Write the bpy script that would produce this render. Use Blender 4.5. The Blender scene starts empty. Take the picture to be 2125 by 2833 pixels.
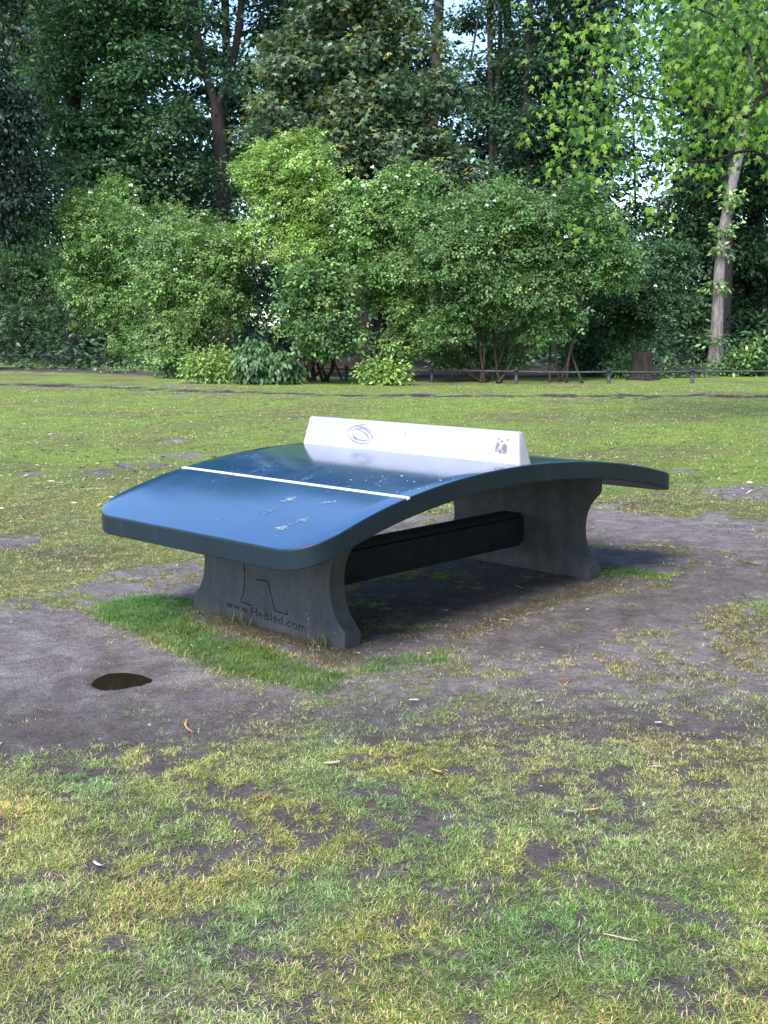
import bpy, bmesh, math, random
import numpy as np
from mathutils import Vector, Matrix

random.seed(7)
RNG = np.random.default_rng(11)
SC = bpy.context.scene
COL = SC.collection

# ------------------------------------------------------------------ camera, sky, sun, exposure
CAM = np.array([-4.2474, -3.9011, 1.3546])
YAW, PITCH, ROLL, FPX = math.radians(43.771), math.radians(-9.2566), -0.0041, 3188.5
fw = np.array([math.cos(YAW)*math.cos(PITCH), math.sin(YAW)*math.cos(PITCH), math.sin(PITCH)])
_rt = np.array([math.sin(YAW), -math.cos(YAW), 0.0]); _up = np.cross(_rt, fw)
rt = _rt*math.cos(ROLL) + _up*math.sin(ROLL); up = np.cross(rt, fw)
cd = bpy.data.cameras.new('camera'); cam = bpy.data.objects.new('camera', cd); COL.objects.link(cam)
cd.sensor_fit = 'VERTICAL'; cd.sensor_height = 24.0; cd.lens = 24.0*FPX/2833.0
cd.clip_start = 0.05; cd.clip_end = 2000
M = Matrix(((rt[0], up[0], -fw[0], CAM[0]), (rt[1], up[1], -fw[1], CAM[1]), (rt[2], up[2], -fw[2], CAM[2]), (0, 0, 0, 1)))
cam.matrix_world = M
SC.camera = cam

SUN_EL, SUN_AZ = math.radians(49), math.atan2(-1.0, -0.30)      # azimuth measured from +Y towards +X
w = bpy.data.worlds.new('World'); SC.world = w; w.use_nodes = True
wn = w.node_tree; wn.nodes.clear()
wo = wn.nodes.new('ShaderNodeOutputWorld'); wb = wn.nodes.new('ShaderNodeBackground'); sk = wn.nodes.new('ShaderNodeTexSky')
sk.sky_type = 'NISHITA'; sk.sun_disc = False; sk.sun_elevation = SUN_EL; sk.sun_rotation = SUN_AZ
sk.air_density = 1.0; sk.dust_density = .6; sk.ozone_density = 2.6
wb.inputs['Strength'].default_value = 0.112
wn.links.new(sk.outputs[0], wb.inputs[0]); wn.links.new(wb.outputs[0], wo.inputs[0])
sl = bpy.data.lights.new('sun', 'SUN'); sl.energy = 1.5; sl.angle = math.radians(26); sl.color = (1.0, 0.93, 0.82)
so = bpy.data.objects.new('sun', sl); COL.objects.link(so)
sd = Vector((math.sin(SUN_AZ)*math.cos(SUN_EL), math.cos(SUN_AZ)*math.cos(SUN_EL), math.sin(SUN_EL)))
so.rotation_euler = sd.to_track_quat('Z', 'Y').to_euler()
SC.view_settings.view_transform = 'Standard'; SC.view_settings.look = 'None'
SC.view_settings.gamma = 1.0; SC.view_settings.use_curve_mapping = False
SC.view_settings.exposure = 1.85

# ------------------------------------------------------------------ helpers
def ray(px, py):
    return fw + rt*(px-1062.5)/FPX - up*(py-1416.5)/FPX
def G(px, py, z=0.0):
    """ground point seen at a pixel of the photograph"""
    d = ray(px, py); t = (z-CAM[2])/d[2]; return CAM + t*d
def P(px, py, d):
    return CAM + ray(px, py)*d
def dep(py, px=1062):
    q = G(px, py); return float((q-CAM) @ fw)
def tag(o, label=None, cat=None, group=None, kind=None):
    if label: o['label'] = label
    if cat: o['category'] = cat
    if group: o['group'] = group
    if kind: o['kind'] = kind
    return o
def empty(name, loc, label, cat, group=None):
    o = bpy.data.objects.new(name, None); COL.objects.link(o); o.location = Vector(loc); o.empty_display_size = .2
    return tag(o, label, cat, group)
def link(name, me, mat, parent=None, loc=None):
    o = bpy.data.objects.new(name, me); COL.objects.link(o)
    if mat is not None and not me.materials: me.materials.append(mat)
    if parent is not None:
        o.parent = parent
        o.matrix_parent_inverse = Matrix.Translation(parent.location).inverted()
    if loc is not None: o.location = Vector(loc)
    return o
def tri_mesh(name, V, F, col=None, smooth=False):
    me = bpy.data.meshes.new(name)
    V = np.asarray(V, dtype=np.float32).reshape(-1, 3); F = np.asarray(F, dtype=np.int32)
    k = F.shape[1]
    me.vertices.add(len(V)); me.vertices.foreach_set('co', V.ravel())
    me.loops.add(F.size); me.loops.foreach_set('vertex_index', F.ravel())
    me.polygons.add(len(F)); me.polygons.foreach_set('loop_start', np.arange(0, F.size, k, dtype=np.int32))
    me.polygons.foreach_set('loop_total', np.full(len(F), k, dtype=np.int32))
    if smooth: me.polygons.foreach_set('use_smooth', np.ones(len(F), dtype=bool))
    me.update(calc_edges=True)
    if col is not None:
        a = me.color_attributes.new('Col', 'FLOAT_COLOR', 'POINT')
        c = np.ones((len(V), 4), dtype=np.float32); c[:, :col.shape[1]] = col
        a.data.foreach_set('color', c.ravel())
    return me
def bm_obj(name, bm, mat, parent=None, smooth=True, angle=35):
    me = bpy.data.meshes.new(name); bmesh.ops.recalc_face_normals(bm, faces=bm.faces)
    for f in bm.faces: f.smooth = smooth
    if smooth:
        for e in bm.edges:
            if len(e.link_faces) == 2 and e.calc_face_angle(0) > math.radians(angle): e.smooth = False
    bm.to_mesh(me); bm.free()
    return link(name, me, mat, parent)

def hash2(ix, iy, s):
    h = (ix.astype(np.int64)*374761393 + iy.astype(np.int64)*668265263 + s*974634777) & 0x7fffffff
    h = ((h ^ (h >> 13))*1274126177) & 0x7fffffff
    return ((h ^ (h >> 16)) & 0xffff)/65535.0
def vnoise(x, y, s=0):
    ix = np.floor(x); iy = np.floor(y); fx = x-ix; fy = y-iy
    fx = fx*fx*(3-2*fx); fy = fy*fy*(3-2*fy)
    a = hash2(ix, iy, s); b = hash2(ix+1, iy, s); c = hash2(ix, iy+1, s); d = hash2(ix+1, iy+1, s)
    return (a*(1-fx)+b*fx)*(1-fy) + (c*(1-fx)+d*fx)*fy
def fbm(x, y, s=0, o=4):
    v = np.zeros_like(x, dtype=float); a = .5; t = 0
    for i in range(o):
        v += a*vnoise(x*2**i+i*17.3, y*2**i-i*9.1, s+i); t += a; a *= .55
    return v/t
def sstep(a, b, x):
    t = np.clip((x-a)/(b-a), 0, 1); return t*t*(3-2*t)

# ------------------------------------------------------------------ materials
def nodes(name):
    m = bpy.data.materials.new(name); m.use_nodes = True; nt = m.node_tree
    b = nt.nodes['Principled BSDF']; return m, nt, b
def N(nt, t, **kw):
    n = nt.nodes.new(t)
    for k, v in kw.items():
        if k in n.inputs: n.inputs[k].default_value = v
        else: setattr(n, k, v)
    return n
def ramp(nt, src, stops):
    r = N(nt, 'ShaderNodeValToRGB'); e = r.color_ramp.elements
    while len(e) > 1: e.remove(e[-1])
    e[0].position = stops[0][0]; e[0].color = (*stops[0][1], 1)
    for p, c in stops[1:]:
        k = e.new(p); k.color = (*c, 1)
    nt.links.new(src, r.inputs[0]); return r
def leaf_mat(name, transl=.35, rough=.5, spec=.35, gain=1.35):
    m, nt, b = nodes(name); L = nt.links.new
    a = N(nt, 'ShaderNodeAttribute', attribute_name='Col')
    b.inputs['Roughness'].default_value = rough; b.inputs['Specular IOR Level'].default_value = spec
    L(a.outputs['Color'], b.inputs['Base Color'])
    t = N(nt, 'ShaderNodeBsdfTranslucent'); mx = N(nt, 'ShaderNodeMixShader'); mx.inputs[0].default_value = transl
    mm = N(nt, 'ShaderNodeMix', data_type='RGBA', blend_type='MULTIPLY'); mm.inputs[0].default_value = 1
    L(a.outputs['Color'], mm.inputs[6]); mm.inputs[7].default_value = (gain*1.05, gain*1.1, gain*.5, 1)
    L(mm.outputs[2], t.inputs[0])
    L(b.outputs[0], mx.inputs[1]); L(t.outputs[0], mx.inputs[2])
    L(mx.outputs[0], nt.nodes['Material Output'].inputs[0]); return m
M_leaf = leaf_mat('leaf', .22, .42, .5)
M_maple = leaf_mat('bright_maple_leaf', .5, .45, .3, 1.7)
M_grass = leaf_mat('grass_blade', .3, .55, .25)
M_dry = leaf_mat('dry_litter', .1, .8, .1)
def bark_mat(name, c1, c2, scale=1.0, moss=0.0):
    m, nt, b = nodes(name); L = nt.links.new
    tc = N(nt, 'ShaderNodeTexCoord'); mp = N(nt, 'ShaderNodeMapping'); mp.inputs['Scale'].default_value = (9*scale, 9*scale, 1.6*scale)
    n = N(nt, 'ShaderNodeTexNoise', Scale=2.2, Detail=8, Roughness=.68, Distortion=.7)
    L(tc.outputs['Object'], mp.inputs[0]); L(mp.outputs[0], n.inputs['Vector'])
    r = ramp(nt, n.outputs[0], [(.32, c1), (.62, c2)])
    n2 = N(nt, 'ShaderNodeTexNoise', Scale=1.3, Detail=3); L(tc.outputs['Object'], n2.inputs['Vector'])
    mx = N(nt, 'ShaderNodeMix', data_type='RGBA'); r2 = ramp(nt, n2.outputs[0], [(.5, (0, 0, 0)), (.7, (moss, moss, moss))])
    L(r2.outputs[0], mx.inputs[0]); L(r.outputs[0], mx.inputs[6]); mx.inputs[7].default_value = (.05, .075, .03, 1)
    L(mx.outputs[2], b.inputs['Base Color']); b.inputs['Roughness'].default_value = .9; b.inputs['Specular IOR Level'].default_value = .2
    bp = N(nt, 'ShaderNodeBump', Strength=.9, Distance=.03); L(n.outputs[0], bp.inputs['Height']); L(bp.outputs[0], b.inputs['Normal'])
    return m
M_bark = bark_mat('dark_bark', (.012, .009, .010), (.045, .036, .037), 1, .2)
M_bark_pale = bark_mat('pale_bark', (.09, .077, .073), (.29, .25, .235), .7, .1)
M_bark_mid = bark_mat('brown_bark', (.025, .02, .018), (.08, .066, .06), 1, .2)
M_stem = bark_mat('stem_bark', (.02, .015, .012), (.075, .058, .045), 2)

def table_paint(name, base, rough, marks):
    m, nt, b = nodes(name); L = nt.links.new
    tc = N(nt, 'ShaderNodeTexCoord')
    n = N(nt, 'ShaderNodeTexNoise', Scale=3.0, Detail=6, Roughness=.6); L(tc.outputs['Object'], n.inputs['Vector'])
    r = ramp(nt, n.outputs[0], [(.3, tuple(c*.82 for c in base)), (.7, tuple(c*1.2 for c in base))])
    col = r.outputs[0]
    if marks:
        # chalky wipe streaks running along the table
        mp = N(nt, 'ShaderNodeMapping'); mp.inputs['Scale'].default_value = (1.6, 4.5, 2); mp.inputs['Rotation'].default_value = (0, 0, math.radians(34))
        s = N(nt, 'ShaderNodeTexNoise', Scale=1.9, Detail=9, Roughness=.66, Distortion=1.6)
        L(tc.outputs['Object'], mp.inputs[0]); L(mp.outputs[0], s.inputs['Vector'])
        rs = ramp(nt, s.outputs[0], [(.56, (0, 0, 0)), (.70, (.12, .12, .12)), (.82, (.34, .34, .34))])
        mx = N(nt, 'ShaderNodeMix', data_type='RGBA'); L(rs.outputs[0], mx.inputs[0]); L(col, mx.inputs[6]); mx.inputs[7].default_value = (.22, .3, .38, 1)
        col = mx.outputs[2]
        # dust specks
        v = N(nt, 'ShaderNodeTexVoronoi', Scale=26.0); L(tc.outputs['Object'], v.inputs['Vector'])
        rv = ramp(nt, v.outputs['Distance'], [(.0, (.75, .75, .75)), (.07, (.5, .5, .5)), (.10, (0, 0, 0))])
        n3 = N(nt, 'ShaderNodeTexNoise', Scale=3.3, Detail=2); L(tc.outputs['Object'], n3.inputs['Vector'])
        r3 = ramp(nt, n3.outputs[0], [(.52, (0, 0, 0)), (.62, (1, 1, 1))])
        mu = N(nt, 'ShaderNodeMath', operation='MULTIPLY'); L(rv.outputs[0], mu.inputs[0]); L(r3.outputs[0], mu.inputs[1])
        mx2 = N(nt, 'ShaderNodeMix', data_type='RGBA'); L(mu.outputs[0], mx2.inputs[0]); L(col, mx2.inputs[6]); mx2.inputs[7].default_value = (.45, .5, .55, 1)
        col = mx2.outputs[2]
        rr = ramp(nt, n.outputs[0], [(.3, (rough*.8,)*3), (.7, (rough*1.35,)*3)])
        ad = N(nt, 'ShaderNodeMath', operation='ADD'); L(rr.outputs[0], ad.inputs[0]); L(rs.outputs[0], ad.inputs[1])
        L(ad.outputs[0], b.inputs['Roughness'])
    else:
        b.inputs['Roughness'].default_value = rough
        mp = N(nt, 'ShaderNodeMapping'); mp.inputs['Scale'].default_value = (14, 14, 2.5)
        s = N(nt, 'ShaderNodeTexNoise', Scale=1.2, Detail=6, Roughness=.7)
        L(tc.outputs['Object'], mp.inputs[0]); L(mp.outputs[0], s.inputs['Vector'])
        rs = ramp(nt, s.outputs[0], [(.58, (0, 0, 0)), (.78, (.25, .25, .25))])
        mx = N(nt, 'ShaderNodeMix', data_type='RGBA'); L(rs.outputs[0], mx.inputs[0]); L(col, mx.inputs[6]); mx.inputs[7].default_value = (.12, .15, .17, 1)
        col = mx.outputs[2]
    L(col, b.inputs['Base Color']); b.inputs['IOR'].default_value = 1.8 if marks else 1.45
    if marks: b.inputs['Coat Weight'].default_value = .8; b.inputs['Coat Roughness'].default_value = .12; b.inputs['Coat IOR'].default_value = 1.6
    bp = N(nt, 'ShaderNodeBump', Strength=.04, Distance=.01); n4 = N(nt, 'ShaderNodeTexNoise', Scale=60.0, Detail=3)
    L(tc.outputs['Object'], n4.inputs['Vector']); L(n4.outputs[0], bp.inputs['Height']); L(bp.outputs[0], b.inputs['Normal'])
    return m
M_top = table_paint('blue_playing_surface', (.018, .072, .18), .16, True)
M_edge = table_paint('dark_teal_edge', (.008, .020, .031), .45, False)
def simple_mat(name, c1, c2, scale=20, rough=.6, spec=.5, bump=0.0, detail=6, metallic=0, stretch=(1, 1, 1)):
    m, nt, b = nodes(name); L = nt.links.new
    tc = N(nt, 'ShaderNodeTexCoord'); mp = N(nt, 'ShaderNodeMapping'); mp.inputs['Scale'].default_value = stretch
    n = N(nt, 'ShaderNodeTexNoise', Scale=float(scale), Detail=detail, Roughness=.65)
    L(tc.outputs['Object'], mp.inputs[0]); L(mp.outputs[0], n.inputs['Vector'])
    r = ramp(nt, n.outputs[0], [(.35, c1), (.65, c2)]); L(r.outputs[0], b.inputs['Base Color'])
    b.inputs['Roughness'].default_value = rough; b.inputs['Specular IOR Level'].default_value = spec; b.inputs['Metallic'].default_value = metallic
    if bump:
        bp = N(nt, 'ShaderNodeBump', Strength=bump, Distance=.01); L(n.outputs[0], bp.inputs['Height']); L(bp.outputs[0], b.inputs['Normal'])
    return m
M_white = simple_mat('white_net_paint', (.40, .40, .43), (.48, .48, .51), 4, .4)
M_line = simple_mat('white_line_paint', (.7, .72, .72), (.82, .83, .82), 25, .4)
def concrete_mat():
    m, nt, b = nodes('grey_concrete'); L = nt.links.new
    tc = N(nt, 'ShaderNodeTexCoord')
    n = N(nt, 'ShaderNodeTexNoise', Scale=7.0, Detail=8, Roughness=.7); L(tc.outputs['Object'], n.inputs['Vector'])
    mp = N(nt, 'ShaderNodeMapping'); mp.inputs['Scale'].default_value = (12, 12, .9)
    s = N(nt, 'ShaderNodeTexNoise', Scale=1.2, Detail=5, Roughness=.6); L(tc.outputs['Object'], mp.inputs[0]); L(mp.outputs[0], s.inputs['Vector'])
    r = ramp(nt, n.outputs[0], [(.25, (.058, .059, .068)), (.5, (.092, .091, .099)), (.75, (.125, .122, .127))])
    r2 = ramp(nt, s.outputs[0], [(.3, (.78, .78, .8)), (.65, (1.06, 1.06, 1.06))])
    mx = N(nt, 'ShaderNodeMix', data_type='RGBA', blend_type='MULTIPLY'); mx.inputs[0].default_value = 1
    L(r.outputs[0], mx.inputs[6]); L(r2.outputs[0], mx.inputs[7])
    # splash dirt and lichen flecks
    v = N(nt, 'ShaderNodeTexNoise', Scale=55.0, Detail=2); L(tc.outputs['Object'], v.inputs['Vector'])
    rv = ramp(nt, v.outputs[0], [(.70, (0, 0, 0)), (.76, (.5, .5, .5))])
    m2 = N(nt, 'ShaderNodeMix', data_type='RGBA'); L(rv.outputs[0], m2.inputs[0]); L(mx.outputs[2], m2.inputs[6]); m2.inputs[7].default_value = (.33, .33, .33, 1)
    sx = N(nt, 'ShaderNodeSeparateXYZ'); L(tc.outputs['Object'], sx.inputs[0])
    n6 = N(nt, 'ShaderNodeTexNoise', Scale=16.0, Detail=6, Roughness=.75); L(tc.outputs['Object'], n6.inputs['Vector'])
    ma = N(nt, 'ShaderNodeMath', operation='MULTIPLY_ADD'); L(sx.outputs[2], ma.inputs[0]); ma.inputs[1].default_value = -3.2; L(n6.outputs[0], ma.inputs[2])
    rg = ramp(nt, ma.outputs[0], [(.33, (0, 0, 0)), (.55, (.55, .55, .55))])
    m3 = N(nt, 'ShaderNodeMix', data_type='RGBA'); L(rg.outputs[0], m3.inputs[0]); L(m2.outputs[2], m3.inputs[6]); m3.inputs[7].default_value = (.085, .065, .052, 1)
    L(m3.outputs[2], b.inputs['Base Color']); b.inputs['Roughness'].default_value = .78; b.inputs['Specular IOR Level'].default_value = .3
    n5 = N(nt, 'ShaderNodeTexNoise', Scale=180.0, Detail=4); L(tc.outputs['Object'], n5.inputs['Vector'])
    bp = N(nt, 'ShaderNodeBump', Strength=.25, Distance=.004); L(n5.outputs[0], bp.inputs['Height']); L(bp.outputs[0], b.inputs['Normal'])
    return m
M_conc = concrete_mat()
M_metal = simple_mat('weathered_fence_paint', (.022, .03, .035), (.075, .09, .10), 9, .6, .4, .2)

def ground_mat():
    m, nt, b = nodes('park_ground'); L = nt.links.new
    tc = N(nt, 'ShaderNodeTexCoord'); a = N(nt, 'ShaderNodeAttribute', attribute_name='Col')
    sp = N(nt, 'ShaderNodeSeparateColor'); L(a.outputs['Color'], sp.inputs[0])      # r grass cover, g dark soil incl. damp and painted shade, b dryness
    def nz(scale, det=6, rough=.65, dist=0.):
        n = N(nt, 'ShaderNodeTexNoise', Scale=float(scale), Detail=det, Roughness=rough, Distortion=dist); L(tc.outputs['Object'], n.inputs['Vector']); return n
    n1 = nz(2.2, 8); n2 = nz(38, 6, .75); n3 = nz(7, 7, .7, .4); n4 = nz(110, 3)
    soil = ramp(nt, n3.outputs[0], [(.3, (.165, .137, .135)), (.5, (.27, .232, .232)), (.68, (.39, .35, .355))])
    fine = ramp(nt, n2.outputs[0], [(.3, (.62, .6, .6)), (.5, (1, 1, 1)), (.7, (1.3, 1.3, 1.32))])
    s1 = N(nt, 'ShaderNodeMix', data_type='RGBA', blend_type='MULTIPLY'); s1.inputs[0].default_value = 1
    L(soil.outputs[0], s1.inputs[6]); L(fine.outputs[0], s1.inputs[7])
    dark_soil_shade = N(nt, 'ShaderNodeMix', data_type='RGBA'); L(sp.outputs[1], dark_soil_shade.inputs[0]); L(s1.outputs[2], dark_soil_shade.inputs[6]); dark_soil_shade.inputs[7].default_value = (.058, .042, .034, 1)
    gr = ramp(nt, n2.outputs[0], [(.3, (.08, .10, .028)), (.5, (.25, .33, .075)), (.7, (.42, .50, .15))])
    gy = ramp(nt, n2.outputs[0], [(.3, (.06, .048, .034)), (.5, (.165, .14, .085)), (.7, (.34, .29, .185))])
    gm = N(nt, 'ShaderNodeMix', data_type='RGBA'); L(sp.outputs[2], gm.inputs[0]); L(gr.outputs[0], gm.inputs[6]); L(gy.outputs[0], gm.inputs[7])
    gv0 = N(nt, 'ShaderNodeMath', operation='ADD'); gv1 = N(nt, 'ShaderNodeMath', operation='MULTIPLY'); L(n1.outputs[0], gv0.inputs[0]); L(n3.outputs[0], gv0.inputs[1]); L(gv0.outputs[0], gv1.inputs[0]); gv1.inputs[1].default_value = .5
    gv = ramp(nt, gv1.outputs[0], [(.38, (.62, .68, .68)), (.5, (1, 1, 1)), (.62, (1.28, 1.18, 1.05))])
    g2 = N(nt, 'ShaderNodeMix', data_type='RGBA', blend_type='MULTIPLY'); g2.inputs[0].default_value = 1
    L(gm.outputs[2], g2.inputs[6]); L(gv.outputs[0], g2.inputs[7])
    # cover value roughened by fine noise so edges fray
    ad = N(nt, 'ShaderNodeMath', operation='MULTIPLY_ADD'); L(n2.outputs[0], ad.inputs[0]); ad.inputs[1].default_value = .9; ad.inputs[2].default_value = -.45
    ad2 = N(nt, 'ShaderNodeMath', operation='ADD'); L(ad.outputs[0], ad2.inputs[0]); L(sp.outputs[0], ad2.inputs[1])
    rm = ramp(nt, ad2.outputs[0], [(.38, (0, 0, 0)), (.62, (1, 1, 1))])
    fin = N(nt, 'ShaderNodeMix', data_type='RGBA'); L(rm.outputs[0], fin.inputs[0]); L(dark_soil_shade.outputs[2], fin.inputs[6]); L(g2.outputs[2], fin.inputs[7])
    L(fin.outputs[2], b.inputs['Base Color']); b.inputs['Roughness'].default_value = .95; b.inputs['Specular IOR Level'].default_value = .15
    mxh = N(nt, 'ShaderNodeMath', operation='ADD'); L(n2.outputs[0], mxh.inputs[0]); L(n4.outputs[0], mxh.inputs[1])
    bp = N(nt, 'ShaderNodeBump', Strength=1.0, Distance=.022); L(mxh.outputs[0], bp.inputs['Height']); L(bp.outputs[0], b.inputs['Normal'])
    return m
M_ground = ground_mat()

# ------------------------------------------------------------------ ground cover layout (all in metres on the ground)
def gpoly(pts): return np.array([G(x, y)[:2] for x, y in pts])
def sdf(poly, x, y):
    """signed distance, positive inside"""
    n = len(poly); d = np.full(x.shape, 1e9); ins = np.zeros(x.shape, bool)
    for i in range(n):
        a = poly[i]; b = poly[(i+1) % n]; e = b-a
        t = np.clip(((x-a[0])*e[0] + (y-a[1])*e[1])/(e @ e+1e-12), 0, 1)
        d = np.minimum(d, np.hypot(x-a[0]-t*e[0], y-a[1]-t*e[1]))
        c = ((a[1] > y) != (b[1] > y)) & (x < (b[0]-a[0])*(y-a[1])/(b[1]-a[1]+1e-12)+a[0])
        ins ^= c
    return np.where(ins, d, -d)
SOIL = [gpoly(p) for p in (
    [(-400, 1690), (140, 1690), (235, 1712), (330, 1748), (430, 1795), (520, 1850), (640, 1905), (760, 1935), (860, 1962), (1000, 1950), (1100, 1960), (1110, 2010), (950, 1990), (760, 2010), (640, 2030), (560, 2060), (330, 2070), (200, 2085), (60, 2120), (-400, 2150)],
    [(220, 1640), (260, 1600), (330, 1570), (420, 1555), (560, 1545), (600, 1600), (560, 1640), (400, 1650)],
    [(1240, 1425), (1400, 1418), (1650, 1412), (1900, 1425), (2125, 1440), (2600, 1480), (2600, 1640), (2200, 1640), (2050, 1660), (1900, 1700), (1750, 1755), (1650, 1790), (1540, 1812), (1380, 1805), (1260, 1790), (1200, 1765), (1000, 1790), (950, 1700), (960, 1440)],
    [(1490, 1850), (1600, 1870), (1750, 1930), (1800, 2000), (1700, 2050), (1560, 2040), (1480, 1980), (1440, 1900)],
    [(1560, 2150), (1640, 2130), (1670, 2200), (1640, 2275), (1560, 2275)],
    [(1880, 1990), (2050, 1960), (2200, 1990), (2200, 2060), (1950, 2050)],
    [(1850, 1890), (2000, 1880), (2000, 1920), (1860, 1930)],
    [(520, 2350), (630, 2340), (640, 2390), (540, 2395)],
    [(-200, 2810), (60, 2760), (110, 2900), (-200, 2950)],
    [(1340, 2650), (1420, 2650), (1430, 2720), (1350, 2720)],
    [(1830, 2720), (1960, 2700), (1950, 2790), (1840, 2790)],
    [(1240, 2560), (1290, 2470), (1340, 2480), (1300, 2600), (1250, 2620)],
    [(1950, 1350), (2300, 1320), (2300, 1400), (1980, 1390)],
    [(-200, 1490), (60, 1480), (130, 1510), (-200, 1530)])]
PATH = gpoly([(-500, 1050), (0, 1057), (300, 1066), (600, 1077), (900, 1087), (1200, 1090), (2800, 1088), (2800, 1101), (1200, 1102), (900, 1098), (600, 1090), (300, 1078), (0, 1068), (-500, 1062)])
PATH2 = gpoly([(-500, 1008), (0, 1014), (330, 1022), (620, 1040), (560, 1050), (300, 1036), (0, 1028), (-500, 1024)])
WOOD = gpoly([(-1500, 985), (0, 1006), (330, 1012), (640, 1036), (960, 1048), (1430, 1050), (1700, 1044), (2150, 1040), (4000, 1040), (4000, 930), (-1500, 930)])
LUSH = [gpoly(p) for p in (
    [(225, 1715), (240, 1662), (430, 1645), (530, 1660), (540, 1700), (660, 1765), (800, 1805), (880, 1845), (1000, 1870), (940, 1950), (860, 1945), (760, 1905), (640, 1875), (500, 1815), (380, 1765)],
    [(1655, 1553), (1760, 1567), (1880, 1590), (1850, 1612), (1720, 1603), (1660, 1592)],
    [(950, 1830), (1240, 1790), (1230, 1830), (1020, 1870)])]
STRAW = [gpoly(p) for p in (
    [(860, 1800), (925, 1788), (1000, 1795), (1010, 1835), (930, 1855), (870, 1835)],
    [(545, 1700), (640, 1712), (800, 1745), (930, 1790), (860, 1812), (700, 1768), (560, 1728)],
    [(1200, 1760), (1450, 1660), (1700, 1590), (1760, 1620), (1500, 1700), (1290, 1780)])]
LEGS = [(-.9164, 0, .06, .53), (.9164, 0, .06, .53)]

PUD = G(333, 1877)
def cover(x, y):
    """returns grass cover, soil darkening (damp, dark soil and painted shade), dryness, lushness, straw amount"""
    dd = (x-CAM[0])*fw[0] + (y-CAM[1])*fw[1]
    sc = np.clip(dd/6.0, .6, 8)
    wob = (fbm(x*3.1, y*3.1, 3, 5)-.5)*.55*np.clip(sc, .6, 2.0)
    wob = wob + (vnoise(x*14, y*14, 8)-.5)*.10
    big = fbm(x*.55+7, y*.55, 21, 4); mid = fbm(x*2.6, y*2.6, 31, 5); sm = fbm(x*8, y*8, 41, 4)
    soil = np.full(x.shape, -1e9)
    for i_, p in enumerate(SOIL): soil = np.maximum(soil, sdf(p, x, y)-(.07+.16*vnoise(x*6, y*6, 19) if i_ > 2 and i_ < 7 else 0))
    soil = sstep(-.10, .12, soil+wob*.55)
    vs = vnoise(x*23, y*23, 47)
    near = sstep(.36, .56, .36*mid+.36*sm+.28*vs+.04*sstep(4.5, 2.5, dd))
    far = sstep(.26, .42, .5*mid+.5*big+.02)
    q = sstep(4.8, 6.6, dd); base = near*(1-q)+far*q
    g = base*(1-soil)
    g = np.maximum(g, soil*sstep(.53, .64, .45*mid+.35*sm+.2*vs)*np.where(x > -1.2, .8, .2))      # stray tufts on bare soil
    lush = np.full(x.shape, -1e9)
    for p in LUSH: lush = np.maximum(lush, sdf(p, x, y))
    lush = sstep(-.05, .10, lush+wob*.5)
    g = np.maximum(g, lush*.9*sstep(.15, .42, .5*sm+.5*vs))
    st = np.full(x.shape, -1e9)
    for p in STRAW: st = np.maximum(st, sdf(p, x, y))
    st = sstep(-.06, .06, st+wob*.3)
    g = g*(1-.55*st)
    pth = np.maximum(sstep(-.2, .5, sdf(PATH, x, y)+wob*1.4-.1), .8*sstep(-.6, .6, sdf(PATH2, x, y)+wob*1.5))
    wd = sstep(-.3, 1.2, sdf(WOOD, x, y))
    g = g*(1-.95*pth)*(1-wd)
    dark_soil_shade = np.clip(.22*sstep(.25, .18, np.hypot(x-PUD[0], y-PUD[1])+.25*(vnoise(x*9, y*9, 12)-.5))*1.4+.95*wd+.9*pth+.3*sstep(.5, .7, fbm(x*1.1, y*1.1, 77, 4))*(dd < 12)+.02+.3*soil*sstep(-1.3, -.6, x)*sstep(2.2, 1.2, np.abs(x-.4)+.5*np.abs(y+.8)), 0, 1)  # dark woodland soil, with the shade beneath the bushes painted in
    under = sstep(-.1, .35, .76-np.abs(y))*sstep(-.1, .3, 1.2-np.abs(x)); dark_soil_shade = np.maximum(dark_soil_shade, .5*under); dark_soil_shade = np.maximum(dark_soil_shade, .55*sstep(4.3, 3.6, dd))  # ground below the tabletop darkened to paint in the table's shade
    dry = np.clip(.22+1.8*(fbm(x*.9, y*.9, 55, 4)-.5)+.75*sstep(10, 6.5, dd)*(.45+.55*sstep(2.6, 3.6, dd))+.5*st-.7*lush, 0, 1)
    return g, dark_soil_shade, dry, lush, st, dd
def height(x, y):
    z = (fbm(x*1.7, y*1.7, 91, 4)-.5)*.035 + (fbm(x*9, y*9, 95, 3)-.5)*.012
    for (a, b, r, h) in LEGS:
        q = sstep(.5, .1, np.hypot(np.maximum(abs(x-a)-r, 0), np.maximum(abs(y-b)-h, 0))); z = z*(1-q)
    r = np.hypot(x-PUD[0], y-PUD[1]); z = np.where(r < .8, z*sstep(.35, .8, r), z)
    r2 = r*(1+.07*np.sin(3*np.arctan2(y-PUD[1], x-PUD[0])+1)+.10*(vnoise(x*17, y*17, 5)-.5)+.08*(vnoise(x*50, y*50, 6)-.5)); z = z - .034*sstep(.145, .06, r2)
    return z

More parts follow.
